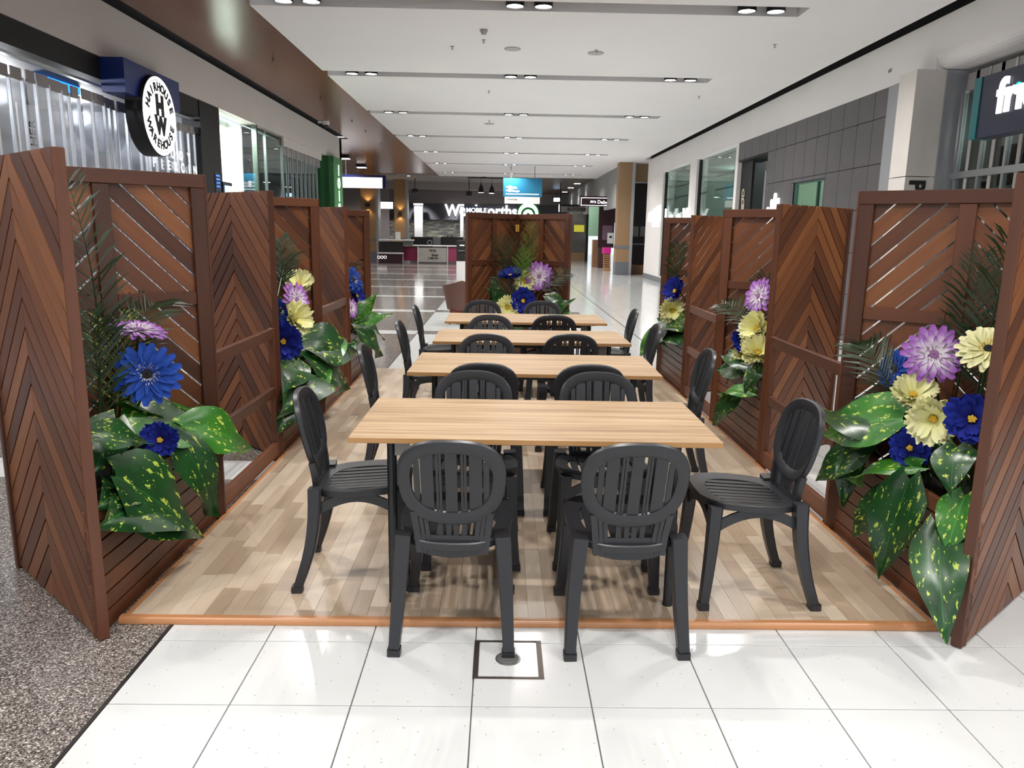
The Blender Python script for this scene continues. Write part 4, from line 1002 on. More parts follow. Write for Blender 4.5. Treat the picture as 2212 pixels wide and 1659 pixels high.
# round illuminated sign on its blue box
t = thing('blue_sign_box', 'deep blue box behind the round white sign', 'sign box'); part(t, 'box', M['blue'], (LX-.02, -4.66, 9.98, 11.62, 3.16, 3.568))
SX = -4.60; c = at(346, 252, X=SX); R_ = .515
t = thing('round_shop_sign', 'round glowing white sign reading HAIRHOUSE WAREHOUSE with black side', 'sign'); t.location = (SX, c.y, c.z)
mx = Matrix(((0, 0, 1, 0), (1, 0, 0, 0), (0, 1, 0, 0), (0, 0, 0, 1)))       # local (right=+Y, up=+Z, out=+X)
w = MB(); w.lathe([(.0, -.22), (R_, -.22), (R_, -.004), (R_-.01, 0), (R_-.02, 0)], 48, mx, cap=False); w.build('can', M['black'], t, 40)
w = MB(); w.lathe([(.0, .001), (R_-.012, .001), (R_-.012, -.01)], 48, mx, cap=False); w.build('face', M['glow'], t)
for r0, r1 in ((.455, .461), (.285, .291)):
    w = MB(); w.lathe([(r0, .004), (r1, .004)], 48, mx, cap=False); w.build('ring', M['dark'], t)
def arc_text(txt, rad, a0, a1, size, flip):
    for i, chx in enumerate(txt):
        a = a0+(a1-a0)*i/(len(txt)-1); pr, pu = math.cos(a), math.sin(a)
        rt_, up_ = ((0, pu, -pr), (0, pr, pu)) if not flip else ((0, -pu, pr), (0, -pr, -pu))
        link('letter', text_mesh(chx, size, M['dark'], .002, .007), t, face_mat((.006, rad*pr, rad*pu), rt_, up_))
arc_text('HAIRHOUSE', .372, math.radians(160), math.radians(20), .15, False)
arc_text('WAREHOUSE', .372, math.radians(200), math.radians(340), .15, True)
link('letter', text_mesh('H', .33, M['dark'], .002, .026), t, face_mat((.006, .0, .125), (0, 1, 0), (0, 0, 1)))
link('letter', text_mesh('W', .30, M['dark'], .002, .024), t, face_mat((.006, .0, -.13), (0, 1, 0), (0, 0, 1)))
t = thing('window_lettering', 'thin white letters BODY PIERCING on the clear shutter', 'lettering')
for txt, y0, y1, z in (('BODY', 11.78, 12.68, 2.62), ('PIERCING', 11.42, 13.15, 2.44)):
    for i, chx in enumerate(txt): link('letter', text_mesh(chx, .19, M['glow_soft'], .002, .003), t, face_mat((LX-.07, y0+(y1-y0)*i/(len(txt)-1), z), (0, 1, 0), (0, 0, 1)))
p = at(492, 405, X=LX+.02)
t = thing('small_display', 'small glowing tablet display at the foot of the black pillar', 'display'); part(t, 'screen', plain('screen_pale', srgb(200, 235, 245), .4, emit=.9), (LX+.02, LX+.03, p.y-.16, p.y+.22, p.z-.3, p.z+.03)); part(t, 'frame', M['navy'], (LX-.01, LX+.018, p.y-.22, p.y+.24, p.z-1.2, p.z+.09))
p = at(476, 390, X=LX); t = thing('blue_lettering_plate', 'navy plate with small blue lit lines on the black pillar', 'plate')
part(t, 'plate', M['navy'], (LX-.004, LX+.004, p.y-.25, p.y+.02, p.z-.35, p.z+.12))
for k in range(4): part(t, 'line', plain('lit_blue', srgb(60, 120, 255), .5, emit=1.5) if k == 0 else bpy.data.materials['lit_blue'], (LX+.005, LX+.008, p.y-.2, p.y-.04, p.z+.06-.06*k, p.z+.085-.06*k))
# white lit bay
w = MB(); w.box(-5.55, -5.5, 13.95, 16.0, 0, 3.6); w.box(-5.5, LX-.3, 15.95, 16.0, 0, 3.57); tag(w.build('wall_white_bay', plain('bay_white', srgb(232, 238, 232), .5)), kind='structure')
lamp('AREA', (-5.2, 15.0, 3.5), 220, (1.8, .2), (.95, 1, .96), (0, 0, math.pi/2))
t = thing('hanging_rods', 'pair of thin dark rods hanging in the white lit bay', 'rods')
for y in (14.25, 14.6):
    w = MB(); w.cyl((-5.3, y), .012, .3, 3.45, 8); w.build('rod', M['steelgrey'], t)
g1 = empty('window_1'); tag(g1, kind='structure')
w = MB(); w.box(LX-.03, LX-.02, 13.96, 15.97, .1, 3.56); w.build('pane', glass('bay_glass', (.94, .97, .95, 1), .05, .02, 0, .15), g1)
part(g1, 'edge_frame', plain('frame_dark_green', srgb(28, 44, 34), .4), (LX-.1, LX-.0, 15.98, 16.05, 0, 3.57))
# glazed shop beyond
rm2 = room('wall_shop_green', plain('dim_interior', srgb(96, 98, 106), .8, noise=.4, scale=1.2), -8.5, LX-.32, 16.1, 21.6, 3.5, '+x', M['dark'])
lamp('POINT', (-7, 18.5, 3.2), 110, .15, (.9, .95, 1))
for k, (yy, hh) in enumerate(((16.6, 2.1), (18.2, 2.3), (19.8, 2.2))):
    t = thing('dark_shop_rack', 'dark product rack inside the glazed shop, %s from the viewer' % ('first', 'second', 'third')[k], 'rack', 'racks in the glazed shop')
    part(t, 'frame', M['dark'], (-7.4, -7.3, yy, yy+1.2, 0, hh), (-7.3, -6.7, yy, yy+.04, 0, hh), (-7.3, -6.7, yy+1.16, yy+1.2, 0, hh))
    for z in (.6, 1.1, 1.6, hh-.05): part(t, 'shelf', M['midgrey'], (-7.3, -6.7, yy+.04, yy+1.16, z, z+.04))
g2 = empty('window_2'); tag(g2, kind='structure')
w = MB(); w.box(LX-.08, LX-.07, 16.1, 18.0, .05, 3.55); w.build('pane', M['glass_dark'], g2)
for k in range(9):
    a = 18.0+.41*k; w = MB(); w.box(LX-.08, LX-.07, a+.03, a+.38, .05, 3.18); w.build('pane', M['glass_dark'], g2)
    part(g2, 'mullion', M['alu'], (LX-.1, LX-.05, a-.022, a+.022, 0, 3.38)); part(g2, 'head_plate', M['slotgrey'], (LX-.095, LX-.06, a+.03, a+.38, 3.18, 3.36))
part(g2, 'mullion', M['alu'], (LX-.1, LX-.05, 16.75, 16.79, 0, 3.55)); part(g2, 'sill', M['alu'], (LX-.1, LX-.05, 16.1, 21.7, 1.72, 1.80))
part(g2, 'header', M['fascia_l'], (LX-.2, LX-.02, 18.0, 21.7, 3.38, 3.57))
t = thing('green_pillar', 'green shop pillar with white lit upright letters at left', 'pillar')
part(t, 'shaft', M['green'], (-5.5, -4.76, 22.25, 23.4, 0, 3.566)); part(t, 'side_panel', M['green_l'], (-4.758, -4.74, 22.25, 23.4, 0, 3.56))
for k, chx in enumerate('IOIO'): link('letter', text_mesh(chx, .40, M['glow_soft'], .01, .015), t, face_mat((-4.735, 22.85, 3.2-.36*k), (0, 1, 0), (0, 0, 1)))
# ---- right: dark tiled wall with door, window and lit hand mark
DT = plain('dark_tile', srgb(92, 88, 90), .45, noise=.12, scale=5)
w = MB()
w.box(RX+.02, RX+.1, 10.87, 12.78, 0, 3.57); w.box(RX+.02, RX+.1, 14.1, 15.6, 0, 3.57); w.box(RX+.02, RX+.1, 12.78, 14.1, 2.5, 3.57); w.box(RX+.02, RX+.1, 12.78, 14.1, 0, 1.3); w.box(RX+.02, RX+.5, 15.6, 17.55, 3.16, 3.57); w.box(RX+.1, RX+1, 15.5, 15.6, 0, 3.57)
wt = tag(w.build('wall_right_tiled', M['black']), kind='structure')
rows = [(-.53, .09), (.09, .71), (.71, 1.33), (1.33, 1.95), (1.95, 2.57), (2.57, 3.19), (3.19, 3.57)]; tcache = {}
ycols = [10.87]+[11.26+.488*k for k in range(13)]+[17.55]
for a, b in zip(ycols[:-1], ycols[1:]):
    for z0, z1 in rows:
        z0 = max(z0, 0)
        segs = [(a, b, z0, z1)]
        if b > 12.78+.02 and a < 14.1-.02 and z1 > 1.3 and z0 < 2.5:
            segs = []
            if z0 < 1.3-.02: segs.append((a, b, z0, 1.3))
            if z1 > 2.5+.02: segs.append((a, b, 2.5, z1))
            if a < 12.78-.02: segs.append((a, 12.78, max(z0, 1.3), min(z1, 2.5)))
            if b > 14.1+.02: segs.append((14.1, b, max(z0, 1.3), min(z1, 2.5)))
        if a > 15.5 and z0 < 3.15:
            if z1 < 3.16 or z1 <= 3.2: continue
        elif b > 15.6 and z0 < 3.15: segs = [(a, 15.6, z0, z1)]
        for s_ in segs:
            key = (round(s_[1]-s_[0], 3), round(s_[3]-s_[2], 3))
            if key[0] < .03 or key[1] < .03: continue
            if key not in tcache:
                w = MB(); w.bbox(0, .018, .005, key[0]-.005, .005, key[1]-.005, .002); tcache[key] = w.mesh('tile', DT)
            o = link('tile', tcache[key], wt); o.location = (RX, s_[0], s_[2])
w = MB(); w.box(RX+.09, RX+.14, 16.78, 17.55, 0, 3.16); o = tag(w.build('wall_door_reveal', M['black']), kind='structure')
t = thing('upright_lettering', 'cream letters CLOTH reading downward on a black panel', 'lettering')
CRM = plain('cream_letter', srgb(206, 196, 170), .5)
for i, (chx, py) in enumerate(zip('CLOTH', (416, 426.5, 437, 447, 457))):
    p = at(1605-.35*i, py, X=RX+.08); link('letter', text_mesh(chx, .24, CRM, .004, .008), t, face_mat((RX+.08, p.y, p.z), (0, 0, -1), (0, -1, 0)))
t = thing('folding_grille', 'pale upright bars of a folding grille in the dark tiled doorway', 'grille')
for k in range(8): part(t, 'bar', M['white'], (RX+.36, RX+.40, 15.64+.155*k, 15.69+.155*k, 0, 3.0))
part(t, 'head', M['slotgrey'], (RX+.35, RX+.41, 15.6, 16.8, 2.92, 3.12))
part(t, 'backing', M['dark'], (RX+.9, RX+.92, 15.6, 17.6, 0, 3.16))
rw = room('wall_lit_niche', plain('niche_green', srgb(206, 228, 210), .7), RX+.1, RX+2.2, 11.5, 15.45, 2.9, '-x')
lamp('POINT', (RX+1.1, 13.5, 2.6), 60, .1, (.94, 1, .95))
g3 = empty('window_3'); tag(g3, kind='structure'); w = MB(); w.box(RX+.05, RX+.06, 12.8, 14.08, 1.32, 2.48); w.build('pane', M['glass'], g3)
part(g3, 'frame', plain('frame_green', srgb(60, 92, 84), .4), (RX+.03, RX+.08, 12.78, 12.81, 1.3, 2.5), (RX+.03, RX+.08, 14.07, 14.1, 1.3, 2.5), (RX+.03, RX+.08, 12.81, 14.07, 2.47, 2.5), (RX+.03, RX+.08, 13.08, 13.11, 1.32, 2.47))
t = thing('niche_picture', 'small dark framed notice inside the pale lit window', 'notice'); part(t, 'frame', M['dark'], (RX+.6, RX+.62, 13.5, 13.8, 2.0, 2.3)); part(t, 'sheet', M['white'], (RX+.58, RX+.598, 13.56, 13.74, 2.06, 2.24))
t = thing('lit_hand_logo', 'white lit mark of five rounded fingers on dark tiles', 'logo')
for k, (y, z0, z1, w_, an) in enumerate(((15.30, 1.75, 2.12, .05, .25), (15.12, 1.75, 2.26, .05, .12), (14.95, 1.75, 2.37, .052, 0), (14.77, 1.75, 2.27, .05, -.12), (14.60, 1.75, 2.13, .045, -.25))):
    pl = [(w_*.55, -(z1-z0)), (w_, -.03)] + [(w_*math.cos(math.radians(18*i)), w_*math.sin(math.radians(18*i))) for i in range(1, 10)] + [(-w_, -.03), (-w_*.55, -(z1-z0))]
    w = MB(); ca, sa = math.cos(an), math.sin(an)
    w.prism([(y+(a*ca+b*sa*1.0), z1-w_+(b*ca)) for a, b in pl], RX-.03, RX-.002, 'x'); w.build('finger', M['glow'], t)
# right glazed shop
rg = room('wall_shop_right', plain('shop_greygreen', srgb(140, 150, 144), .8, noise=.35, scale=.9), RX+.4, RX+4.5, 17.7, 25.6, 3.55, '-x', M['dark'])
for y in (19.3, 23.5): lamp('POINT', (RX+2.2, y, 3.2), 230, .15, (.95, 1, .97))
t = thing('shop_gondola', 'dark shelving behind the right-hand glass', 'shelf'); part(t, 'frame', M['dark'], (RX+2.8, RX+3.2, 18.5, 24.8, 0, 1.5)); 
for z in (.5, 1.0, 1.45): part(t, 'shelf', M['midgrey'], (RX+2.5, RX+2.8, 18.5, 24.8, z, z+.04))
g4 = empty('window_4'); tag(g4, kind='structure')
for y0, y1 in ((17.75, 21.2), (22.0, 25.55)):
    w = MB(); w.box(RX+.1, RX+.11, y0, y1, .2, 3.54); w.build('pane', M['glass_dark'], g4)
    part(g4, 'frame', M['black'], (RX+.06, RX+.14, y1, y1+.05, .17, 3.55))
    part(g4, 'mullion', plain('mullion_dark', srgb(56, 64, 60), .4), (RX+.5, RX+.56, (y0+y1)/2-.04, (y0+y1)/2+.04, 0, 3.55))
    for z in (2.75, 3.1): part(g4, 'transom', M['steelgrey'], (RX+.5, RX+.54, y0, y1, z, z+.03))
w = MB(); w.box(RX, RX+.3, 21.25, 22.0, 0, 3.57); w.box(RX, RX+.12, 17.55, 17.75, 0, 3.57); w.box(RX, RX+.3, 17.75, 25.6, 0, .2); tag(w.build('trim_1', M['fascia_r']), kind='structure')
t = thing('window_logo', 'tall white lit strokes lettered across the right-hand windows', 'lettering')
for chx, px, sz in (('l', 1438, .8), ('n', 1450, .75), ('n', 1466, .95), ('V', 1480, .8), ('u', 1494, .6)):
    p = at(px, 466, X=RX-.05); link('letter', text_mesh(chx, sz, M['glow'], .02, .03), t, face_mat((RX-.05, p.y, p.z-.12), (0, -1, 0), (0, 0, 1)))
p = at(1413, 462, X=RX-.03); t = thing('wall_logo', 'white glowing flame-like logo on the white corner wall', 'logo')
for k in range(5):
    y = p.y+.85-.42*k; h = (.05, .06, .16, .22, .24)[k]
    w = MB(); w.prism([(y+.22, p.z-.24), (y-.24, p.z-.24), (y-.26, p.z+.02), (y-.12, p.z+.03+h), (y+.0, p.z+h), (y+.1, p.z+.02)], RX-.05, RX-.004, 'x'); w.build('stroke', M['glow'], t)
w = MB(); w.box(RX-.04, RX-.004, p.y-.75, p.y+.25, p.z-.44, p.z-.34); w.build('underline', M['glow'], t)
# column and grille shop at the right edge
t = thing('stone_column', 'pale stone-clad column at the edge of the dark tiles', 'column')
part(t, 'upper_cladding', plain('column_white', srgb(214, 208, 202), .5, noise=.05, scale=4), (5.0, 5.36, 9.72, 10.13, 2.315, 3.566)); part(t, 'lower_cladding', bpy.data.materials['column_white'], (5.0, 5.36, 9.72, 10.13, 0, 2.305))
p = at(1979, 401, Y=9.715); link('letter', text_mesh('P', .27, M['dark'], .003, .012), t, face_mat((p.x, 9.712, p.z), (0, 0, -1), (1, 0, 0)))
part(t, 'side_glass', plain('edge_glass', srgb(150, 152, 156), .25), (5.225, 5.3, 10.14, 10.86, 0, 3.56), (5.36, 5.8, 9.70, 9.76, 0, 3.56))
rr = room('wall_shop_edge', plain('shop_taupe', srgb(122, 118, 116), .8, noise=.3, scale=1.2), 5.75, 9.5, 2.0, 9.7, 3.5, '-x', M['dark'])
lamp('POINT', (7.4, 6.5, 3.2), 30, .15)
t = thing('red_banner', 'long red band hanging inside the grille shop', 'banner'); part(t, 'cloth', plain('banner_red', srgb(150, 22, 20), .6), (7.0, 7.05, 4.0, 9.4, 2.6, 2.95))
t = thing('aluminium_grille_front', 'silver framed glazed front with upright bars at right edge', 'shopfront')
for k in range(13):
    y = 9.62-.46*k
    part(t, 'bar', M['alu'], (5.55, 5.60, y-.02, y+.02, 0, 3.5)); part(t, 'bar', M['slotgrey'], (5.56, 5.59, y-.25, y-.19, 0, 3.5))
    part(t, 'head_plate', M['slotgrey'], (5.56, 5.58, y-.44, y-.02, 3.30, 3.5)); w = MB(); w.box(5.57, 5.575, y-.44, y-.02, 0, 3.28); w.build('pane', M['glass_dark'], t)
part(t, 'transom', M['alu'], (5.545, 5.605, 3.8, 9.7, 2.28, 2.36))
t = thing('lit_sign_board', 'navy sign board with teal end and white lit letters frie', 'sign')
part(t, 'board', M['navy'], (5.0, 5.2, 5.6, 8.36, 2.60, 3.22)); part(t, 'end_band', M['teal'], (4.99, 5.21, 8.36, 8.48, 2.60, 3.22)); part(t, 'bracket', M['black'], (5.2, 5.56, 6.9, 7.0, 2.9, 3.0))
p = at(2158, 212, X=4.99)
link('letter', text_mesh('frıe', .46, M['glow'], .01, .014, 'LEFT'), t, face_mat((4.985, p.y+.02, p.z), (0, -1, 0), (0, 0, 1)))
p2 = at(2201, 187, X=4.985); w = MB(); w.lathe([(.0, 0), (.045, 0), (.045, .01)], 16, Matrix(((0, 0, -1, 4.985), (1, 0, 0, p2.y), (0, 1, 0, p2.z), (0, 0, 0, 1))), cap=False); w.build('dot', plain('dot_teal', srgb(40, 200, 200), .5, emit=.9), t)
# ------------------------------------------------------------------ far end of the mall
def prect(x0, y0, x1, y1, Y):
    a, b, c, d = at(x0, y0, Y=Y), at(x1, y0, Y=Y), at(x0, y1, Y=Y), at(x1, y1, Y=Y)
    return (a.x+c.x)/2, (b.x+d.x)/2, (c.z+d.z)/2, (a.z+b.z)/2
def pbox(root, name, mat, x0, y0, x1, y1, Y, th=.1, z0=None, z1=None):
    X0, X1, Z0, Z1 = prect(x0, y0, x1, y1, Y)
    return part(root, name, mat, (X0, X1, Y, Y+th, Z0 if z0 is None else z0, Z1 if z1 is None else z1))
FY = 56.0
GW = plain('far_wall_grey', srgb(150, 142, 142), .7); GD = plain('far_band_grey', srgb(92, 92, 100), .6)
w = MB(); w.box(-16, 14, FY, FY+.2, 3.45, 6.2); far_wall = tag(w.build('wall_far', GW), kind='structure')
w = MB(); w.box(-16, 14, FY-.05, FY+.15, 2.35, 3.45); w.build('dark_band', GD, far_wall)
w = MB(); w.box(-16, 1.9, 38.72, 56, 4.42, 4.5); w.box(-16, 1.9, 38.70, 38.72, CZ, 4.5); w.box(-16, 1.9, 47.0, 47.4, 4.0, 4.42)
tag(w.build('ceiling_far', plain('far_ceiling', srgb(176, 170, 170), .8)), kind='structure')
w = MB(); w.box(1.9, 14, 38.72, 56, 4.25, 4.4); tag(w.build('ceiling_far_right', plain('far_soffit_brown', srgb(84, 58, 44), .4)), kind='structure')
w = MB(); w.box(CX1, 14, 28.36, 38.72, CZ, CZ+.3); tag(w.build('ceiling_right_return', M['ceil']), kind='structure')
# supermarket interior behind the band
def shelf_mat():
    m, nt, b = new_mat('lit_shelves'); N = nt.nodes; L = nt.links
    ge = N.new('ShaderNodeNewGeometry'); mp = N.new('ShaderNodeMapping'); mp.inputs['Scale'].default_value = (1.1, 1, 5.5); L.new(ge.outputs['Position'], mp.inputs[0])
    br = N.new('ShaderNodeTexNoise'); br.inputs['Scale'].default_value = 1.4; br.inputs['Detail'].default_value = 3; L.new(mp.outputs[0], br.inputs['Vector'])
    rp = N.new('ShaderNodeValToRGB'); e = rp.color_ramp.elements; e[0].position = .42; e[0].color = srgb(90, 88, 90); e[1].position = .66; e[1].color = srgb(232, 228, 196); k = e.new(.55); k.color = srgb(150, 148, 140); L.new(br.outputs['Fac'], rp.inputs[0]); L.new(rp.outputs[0], b.inputs['Base Color'])
    return m
w = MB(); w.box(-16, 5.5, 60.9, 61, 0, 2.6); w.box(-16, 5.5, FY, 61, 2.5, 2.6); w.box(-16, -15.9, FY, 61, 0, 2.5); w.box(5.4, 5.5, FY, 61, 0, 2.5)
ms = tag(w.build('wall_supermarket', shelf_mat()), kind='structure'); w = MB(); w.box(-16, 5.5, 56, 61, -.04, 0); w.build('shop_floor', M['white'], ms)
t = thing('supermarket_ceiling_light', 'long pale light trough inside the far supermarket', 'light'); part(t, 'trough', M['white'], (-14, 5, 59.5, 59.8, 2.44, 2.5))
for x in (-12, -7, -2, 3): lamp('AREA', (x, 58.6, 2.42), 90, (4, .5), (1, 1, .93), parent=t)
t = thing('roller_shutter', 'see-through roller shutter of level rods across the supermarket', 'shutter')
for k in range(20): part(t, 'rod', M['alu'], (-15.5, 5.2, FY+.30, FY+.32, .95+.075*k, .972+.075*k))
for x in (-12, -9, -6.3, -3.4, 1.5, 4): part(t, 'guide', M['steelgrey'], (x-.06, x+.06, FY+.26, FY+.34, 0, 2.49))
t = thing('supermarket_sign', 'large white lit sign reading Woolworths with green ringed emblem', 'sign')
X0, X1, Z0, Z1 = prect(960, 442, 1117, 468, 55.7)
me = text_mesh('Woolworths', 1.0, M['glow'], .06, .028, 'LEFT'); xs = [v.co.x for v in me.vertices]; ys = [v.co.y for v in me.vertices]
sx = (X1-X0)/(max(xs)-min(xs)); sy_ = (Z1-Z0)/(max(ys)-min(ys))
link('lettering', me, t, face_mat((X0-min(xs)*sx, 55.88, Z0-min(ys)*sy_), (1, 0, 0), (0, 0, 1)) @ Matrix.Diagonal((sx, sy_, 1, 1)))
GGL = plain('emblem_green', srgb(16, 120, 44), .5, emit=.35)
cx, cz = (at(1141, 461, Y=55.7).x, at(1141, 461, Y=55.7).z); Mv = lambda dx, dz, d: Matrix(((1, 0, 0, cx+dx), (0, 0, -1, 55.9-d), (0, 1, 0, cz+dz), (0, 0, 0, 1)))
for nm, r0, r1, dx, dz, d, mt in (('emblem_rim', 0, .82, 0, 0, -.03, 'g'), ('emblem_back', 0, .72, 0, 0, 0, 'w'), ('emblem_ring', .36, .52, 0, -.08, .03, 'g'), ('emblem_core', .0, .34, 0, -.08, .02, 'w'), ('emblem_dot', 0, .12, 0, -.08, .05, 'g'), ('emblem_leaf', .0, .26, .02, .72, .0, 'g'), ('emblem_leaf', .0, .2, .12, .62, .03, 'w')):
    w = MB(); w.lathe([(r0, 0), (r1, 0), (r1, .04)], 32, Mv(dx, dz, d), cap=False); w.build(nm, M['glow'] if mt == 'w' else GGL, t)
for k, (x0, x1) in enumerate(((895, 913), (994, 1001))):
    t = thing('white_lit_column', 'white lit column before the far supermarket, %s' % ('left one' if k == 0 else 'right one beside the sign'), 'column', 'white columns before the supermarket')
    X0, X1, Z0, Z1 = prect(x0, 448, x1, 512, 54.6); part(t, 'shaft', M['white'], (X0, X1, 54.6, 55.0, 0, 3.28)); part(t, 'cap', M['steelgrey'], (X0-.05, X1+.05, 54.55, 55.05, 3.28, 3.42)); lamp('SPOT', ((X0+X1)/2, 53.6, 4.3), 900, .1, (1, 1, 1), (math.radians(38), 0, 0), t, 60)
# timber pillars with wall lights
def pillar(x0, x1, Y, depth, ztop, label, sconce=None, face=None):
    t = thing('timber_pillar', label, 'pillar'); X0, X1, _, _ = prect(x0, 480, x1, 500, Y)
    part(t, 'shaft', M['pillar_wood'], (X0, X1, Y, Y+depth, .5, 1.0), (X0, X1, Y, Y+depth, 1.12, ztop)); part(t, 'band', M['steelgrey'], (X0-.01, X1+.01, Y-.012, Y+depth, 1.0, 1.12)); part(t, 'plinth', plain('plinth_grey', srgb(108, 110, 116), .4) if 'plinth_grey' not in bpy.data.materials else bpy.data.materials['plinth_grey'], (X0-.01, X1+.01, Y-.012, Y+depth, 0, .5))
    part(t, 'corner_strip', M['alu'], (X1, X1+.12, Y+.02, Y+depth, 0, ztop))
    if sconce:
        s = thing('wall_light', 'dark up-and-down wall light glowing amber on '+sconce[2], 'wall light', 'amber wall lights'); p = at(sconce[0], sconce[1], Y=Y)
        part(s, 'body', plain('sconce_brown', srgb(44, 22, 16), .5) if 'sconce_brown' not in bpy.data.materials else bpy.data.materials['sconce_brown'], (p.x-.1, p.x+.1, Y-.22, Y-.01, p.z-.09, p.z+.09))
        for dz, rx in ((.11, math.pi), (-.11, 0)): lamp('SPOT', (p.x, Y-.12, p.z+dz), 16, .03, (1, .68, .3), (rx, 0, 0), s, 110)
    return t
pillar(780, 812, 38.4, .8, CZ+.06, 'timber pillar nearest the coffee counter on the left', (795, 443, 'the left timber pillar'))
pillar(852, 876, 45.0, .7, 4.42, 'timber pillar behind the coffee counter', (865, 461, 'the farther timber pillar'))
pillar(1333, 1361, 29.6, .6, CZ, 'timber pillar at the right before the dark shop')
# bright sign boxes
for k, (x0, y0, x1, y1, Y, lab) in enumerate(((733, 378, 833, 406, 30.0, 'large blank glowing sign box with navy frame'), (818, 434, 851, 451, 47.5, 'smaller blank glowing sign box with navy frame farther back'))):
    t = thing('glowing_sign_box', lab, 'sign'); pbox(t, 'frame', plain('frame_navy', srgb(22, 26, 84), .4) if k == 0 else bpy.data.materials['frame_navy'], x0, y0, x1, y1, Y, .2)
    X0, X1, Z0, Z1 = prect(x0, y0+ (5 if k == 0 else 2), x1-(7 if k == 0 else 2), y1, Y); part(t, 'face', M['glow_soft'], (X0, X1, Y-.02, Y-.003, Z0, Z1))
    for u in (.15, .85): part(t, 'rod', M['steelgrey'], (X0+(X1-X0)*u-.012, X0+(X1-X0)*u+.012, Y+.08, Y+.11, Z1, CZ+.06 if k == 0 else 4.42))
# overhead directory sign
t = thing('hanging_directory_sign', 'teal hanging directory sign with white arrows and text', 'sign'); Y = 32.0
pbox(t, 'board', plain('directory_teal', srgb(26, 110, 146), .5), 1087, 385, 1171, 425, Y, .08); pbox(t, 'lower_board', M['fascia_r'], 1090, 425.5, 1166, 440, Y, .07)
pbox(t, 'rule', M['glow_soft'], 1092, 418.5, 1164, 420.5, Y-.006, .004); pbox(t, 'symbol', M['glow_soft'], 1098, 401, 1105, 414.5, Y-.006, .004)
for py in (404, 411.5):
    p = at(1094.5, py, Y=Y); w = MB(); w.lathe([(0, 0), (.035, 0), (.035, .004)], 16, face_mat((p.x, Y-.008, p.z), (1, 0, 0), (0, 0, 1)), cap=False); w.build('arrow_disc', M['glow_soft'], t)
for txt, px, py in (('Lifts', 1106, 405.5), ('Shops', 1106, 412.5)):
    p = at(px, py, Y=Y); link('lettering', text_mesh(txt, .13, M['glow_soft'], .002, .002, 'LEFT'), t, face_mat((p.x, Y-.008, p.z), (1, 0, 0), (0, 0, 1)))
p = at(1094, 430, Y=Y); link('lettering', text_mesh('• amenities', .1, M['dark'], .002, 0, 'LEFT'), t, face_mat((p.x, Y-.006, p.z), (1, 0, 0), (0, 0, 1)))
for px in (1104, 1155):
    p = at(px, 385, Y=Y); w = MB(); w.cyl((p.x, Y+.04), .014, p.z, CZ, 8); w.build('rod', M['steelgrey'], t)
# pendants and track
t = thing('lamp_track', 'slim dark light track below the far ceiling', 'track'); X0, X1, Z0, Z1 = prect(1010, 383.5, 1150, 386, 41.0); part(t, 'rail', M['dark'], (X0, X1, 41.0, 41.06, Z0, Z1)); part(t, 'hanger', M['dark'], (X0+.3, X0+.33, 41.02, 41.05, Z1, 4.42), (X1-.3, X1-.27, 41.02, 41.05, Z1, 4.42))
for k, (px, py) in enumerate(((1039, 416), (1062, 417.5))):
    p = at(px, py, Y=41.03); t = thing('pendant_lamp', 'black bell-shaped pendant lamp, %s of the pair' % ('left', 'right')[k], 'pendant', 'bell pendants over the coffee counter'); t.location = p
    w = MB(); w.lathe([(.15, 0), (.15, .05), (.12, .22), (.06, .36), (.025, .42), (.02, .5)], 18, cap=False); w.build('shade', M['lampblack'], t, 50)
    w = MB(); w.cyl((0, 0), .008, .5, max(.6, Z0-p.z), 6); w.build('cord', M['lampblack'], t); w = MB(); w.cyl((0, 0), .14, .0, .03, 18); w.build('bulb', M['lens'], t)
for k, (px, py) in enumerate(((896, 412), (1013, 418))):
    p = at(px, py, Y=44); t = thing('track_spotlight', 'boxy black spotlight under the far bulkhead, %s' % ('left one', 'right one')[k], 'spotlight', 'boxy spotlights'); part(t, 'head', M['lampblack'], (p.x-.16, p.x+.16, 44, 44.3, p.z-.12, p.z+.12)); part(t, 'stem', M['lampblack'], (p.x-.02, p.x+.02, 44.1, 44.14, p.z+.12, 4.42))
# coffee counter
t = thing('coffee_counter', 'maroon and grey coffee counter lettered Wild Bean Coffee Bar', 'counter')
Y = 37.6
pbox(t, 'maroon_panel', M['maroon'], 871, 533, 902, 563, Y, .7); pbox(t, 'sign_panel', M['stone'], 903.5, 535, 965, 566, Y-.02, .72); pbox(t, 'maroon_panel', plain('maroon_pale', srgb(150, 60, 92), .3), 968.5, 535, 987, 566, Y, .7)
X0, X1, Z0, Z1 = prect(870, 530.5, 988, 533, Y-.05); part(t, 'top', M['white'], (X0, X1, Y-.05, Y+.75, Z0+.02, Z0+.07))
for px in (870.5, 902.7, 966.7): X0, X1, _, _ = prect(px-.8, 534, px+.8, 566, Y-.04); part(t, 'trim', M['white'], (X0, X1, Y-.045, Y-.022, 0, Z0))
for txt, px, py, s_ in (('Wild', 935, 541.5, .17), ('Bean', 940, 551, .17), ('Coffee Bar', 936, 557.5, .12)):
    p = at(px, py, Y=Y-.03); link('lettering', text_mesh(txt, s_, M['dark'], .003, .002), t, face_mat((p.x, Y-.03, p.z), (1, 0, 0), (0, 0, 1)))
t = thing('side_counter', 'dark side counter with three pale round marks and glass case', 'counter'); Y = 36.8
pbox(t, 'front', M['darkmaroon'], 818, 549, 866, 566, Y, .6, z0=0); pbox(t, 'case', M['dark'], 818, 522, 869, 545, Y+.1, .5); pbox(t, 'ledge', M['white'], 816, 545.5, 869, 548, Y-.03, .66); pbox(t, 'top', M['white'], 818, 517, 892, 519.5, Y, .6); pbox(t, 'upright', M['steelgrey'], 870, 519, 891, 531, Y+.2, .3)
